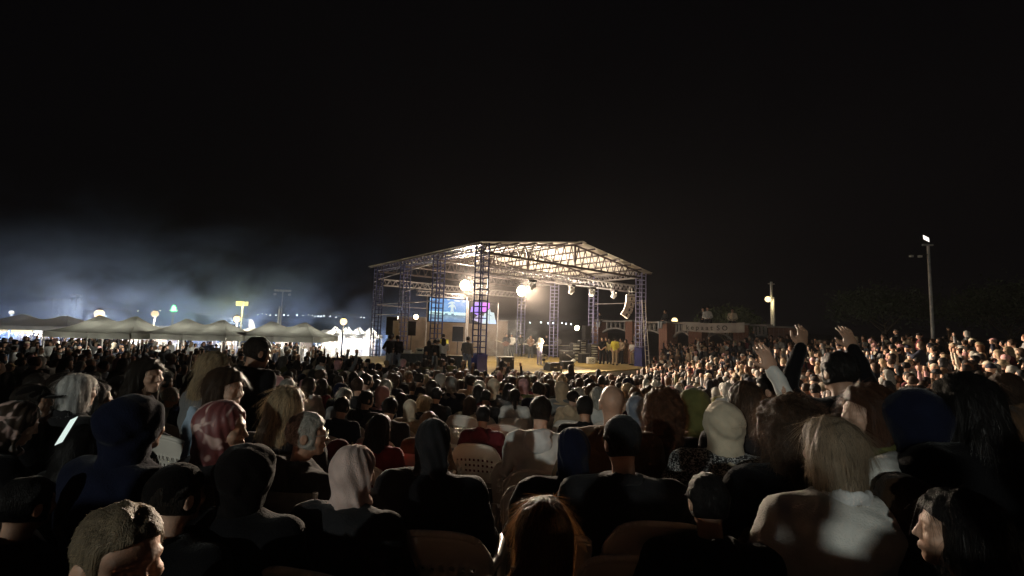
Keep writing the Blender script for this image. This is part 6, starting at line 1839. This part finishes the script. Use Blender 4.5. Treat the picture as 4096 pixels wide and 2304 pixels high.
# ================================================================== smoke
def smoke_box(name, lo, hi, density, scale, seed, color, fade, thresh=(0.50, 0.68), aniso=0.0):
    lo, hi = Vector(lo), Vector(hi); c = (lo + hi) / 2; s = hi - lo
    m = bpy.data.materials.new(name); m.use_nodes = True; nt = m.node_tree; nt.nodes.clear(); N, L = nt.nodes, nt.links
    out = N.new('ShaderNodeOutputMaterial'); pv = N.new('ShaderNodeVolumePrincipled')
    pv.inputs['Color'].default_value = (*color, 1); pv.inputs['Anisotropy'].default_value = aniso
    L.new(pv.outputs[0], out.inputs['Volume'])
    tc = N.new('ShaderNodeTexCoord'); mp = N.new('ShaderNodeMapping'); mp.inputs['Location'].default_value = (seed, seed * 2, seed * 3); mp.inputs['Scale'].default_value = scale
    L.new(tc.outputs['Object'], mp.inputs[0])
    nz = N.new('ShaderNodeTexNoise'); nz.inputs['Scale'].default_value = 1.0; nz.inputs['Detail'].default_value = 6; nz.inputs['Roughness'].default_value = 0.62; nz.inputs['Distortion'].default_value = 0.6
    L.new(mp.outputs[0], nz.inputs[0])
    mr = N.new('ShaderNodeMapRange'); mr.inputs[1].default_value = thresh[0]; mr.inputs[2].default_value = thresh[1]; mr.inputs[3].default_value = 0.0; mr.inputs[4].default_value = 1.0
    L.new(nz.outputs[0], mr.inputs[0])
    sp = N.new('ShaderNodeSeparateXYZ'); L.new(tc.outputs['Generated'], sp.inputs[0])
    prev = mr.outputs[0]
    for ax, stops in fade.items():
        cr = N.new('ShaderNodeValToRGB'); e = cr.color_ramp.elements
        e[0].position, e[0].color = stops[0][0], (stops[0][1],) * 3 + (1,)
        e[1].position, e[1].color = stops[-1][0], (stops[-1][1],) * 3 + (1,)
        for pos, v in stops[1:-1]:
            q = e.new(pos); q.color = (v, v, v, 1)
        L.new(sp.outputs[ax], cr.inputs[0])
        mu = N.new('ShaderNodeMath'); mu.operation = 'MULTIPLY'; L.new(prev, mu.inputs[0]); L.new(cr.outputs[0], mu.inputs[1]); prev = mu.outputs[0]
    mu = N.new('ShaderNodeMath'); mu.operation = 'MULTIPLY'; L.new(prev, mu.inputs[0]); mu.inputs[1].default_value = density
    L.new(mu.outputs[0], pv.inputs['Density'])
    mb = MB().box((0, 0, 0), tuple(s)); o = mb.build('smoke', m); o.location = c
    return o
o = smoke_box('grill smoke', (-62, 27.0, 0.6), (-1.5, 62, 20), 0.75, (0.15, 0.15, 0.18), 3.0, (0.36, 0.52, 1.0), {2: [(0, 1.0), (0.16, 0.7), (0.30, 0.15), (0.5, 0.025), (0.7, 0.0)], 0: [(0, 0.6), (0.2, 1.0), (0.55, 0.8), (0.8, 0.35), (0.92, 0.08), (1, 0.0)], 1: [(0, 0.0), (0.12, 1.0), (0.85, 1.0), (1.0, 0.0)]})
tag(o, 'drifting grey blue grill smoke over the market tents', 'smoke', kind='stuff')
p = onlevel(500, 362, DECK)
o = smoke_box('stage smoke', (p.x - 3.0, p.y - 1.6, DECK + 0.02), (p.x + 2.6, p.y + 2.4, DECK + 3.0), 0.9, (0.9, 0.9, 0.7), 1.3, (0.92, 0.96, 1.0), {2: [(0, 1.0), (0.4, 0.6), (1.0, 0.0)], 0: [(0, 0.0), (0.3, 1.0), (0.7, 0.6), (1, 0.0)], 1: [(0, 0.0), (0.3, 1.0), (0.7, 1.0), (1.0, 0.0)]}, (0.45, 0.75))
tag(o, 'white stage smoke billowing beside the near blue tower', 'smoke', kind='stuff')

# thin night haze added over the whole place for halos round lamps
m = bpy.data.materials.new('night haze'); m.use_nodes = True; nt = m.node_tree; nt.nodes.clear()
o_ = nt.nodes.new('ShaderNodeOutputMaterial'); pv = nt.nodes.new('ShaderNodeVolumePrincipled')
pv.inputs['Color'].default_value = (0.95, 0.95, 1.0, 1); pv.inputs['Density'].default_value = 0.00016; pv.inputs['Anisotropy'].default_value = 0.3
nt.links.new(pv.outputs[0], o_.inputs['Volume'])
hz_ = MB().box((0, 1200, 24), (6200, 4000, 54)).build('haze', m)
tag(hz_, 'thin night haze added over the whole place', 'haze', kind='stuff')

# stage haze hanging under the canopy
m = bpy.data.materials.new('stage haze'); m.use_nodes = True; nt = m.node_tree; nt.nodes.clear()
o_ = nt.nodes.new('ShaderNodeOutputMaterial'); pv = nt.nodes.new('ShaderNodeVolumePrincipled')
pv.inputs['Color'].default_value = (0.95, 0.9, 0.9, 1); pv.inputs['Density'].default_value = 0.0012; pv.inputs['Anisotropy'].default_value = 0.35
nt.links.new(pv.outputs[0], o_.inputs['Volume'])
pts = [S(-1.5, 1.0, DECK + 0.05), S(SW - 4.5, 1.0, DECK + 0.05), S(SW - 4.5, SD + 5, DECK + 0.05), S(-1.5, SD + 5, DECK + 0.05)]
sh_ = MB().poly(pts, EAVE - DECK - 0.4).build('smoke', m)
tag(sh_, 'thin stage haze hanging under the canopy around the floodlights', 'smoke', kind='stuff')

# warmer smoke under the roof, volume shaped for halos round the two floodlights
c_ = S(6.2, 7.2, 5.55)
o = smoke_box('roof smoke', c_ - Vector((5.6, 3.6, 1.35)), c_ + Vector((5.6, 3.6, 1.35)), 0.007, (0.35, 0.35, 0.5), 5.1, (1.0, 0.86, 0.74), {0: [(0, 0.0), (0.3, 1.0), (0.75, 1.0), (1, 0.0)], 1: [(0, 0.0), (0.4, 1.0), (0.6, 1.0), (1, 0.0)], 2: [(0, 0.0), (0.4, 1.0), (0.6, 1.0), (1, 0.0)]}, (0.25, 0.6))
o.rotation_euler = (0, 0, TH)
tag(o, 'thin warm smoke under the canopy round the two big floodlights', 'smoke', kind='stuff')
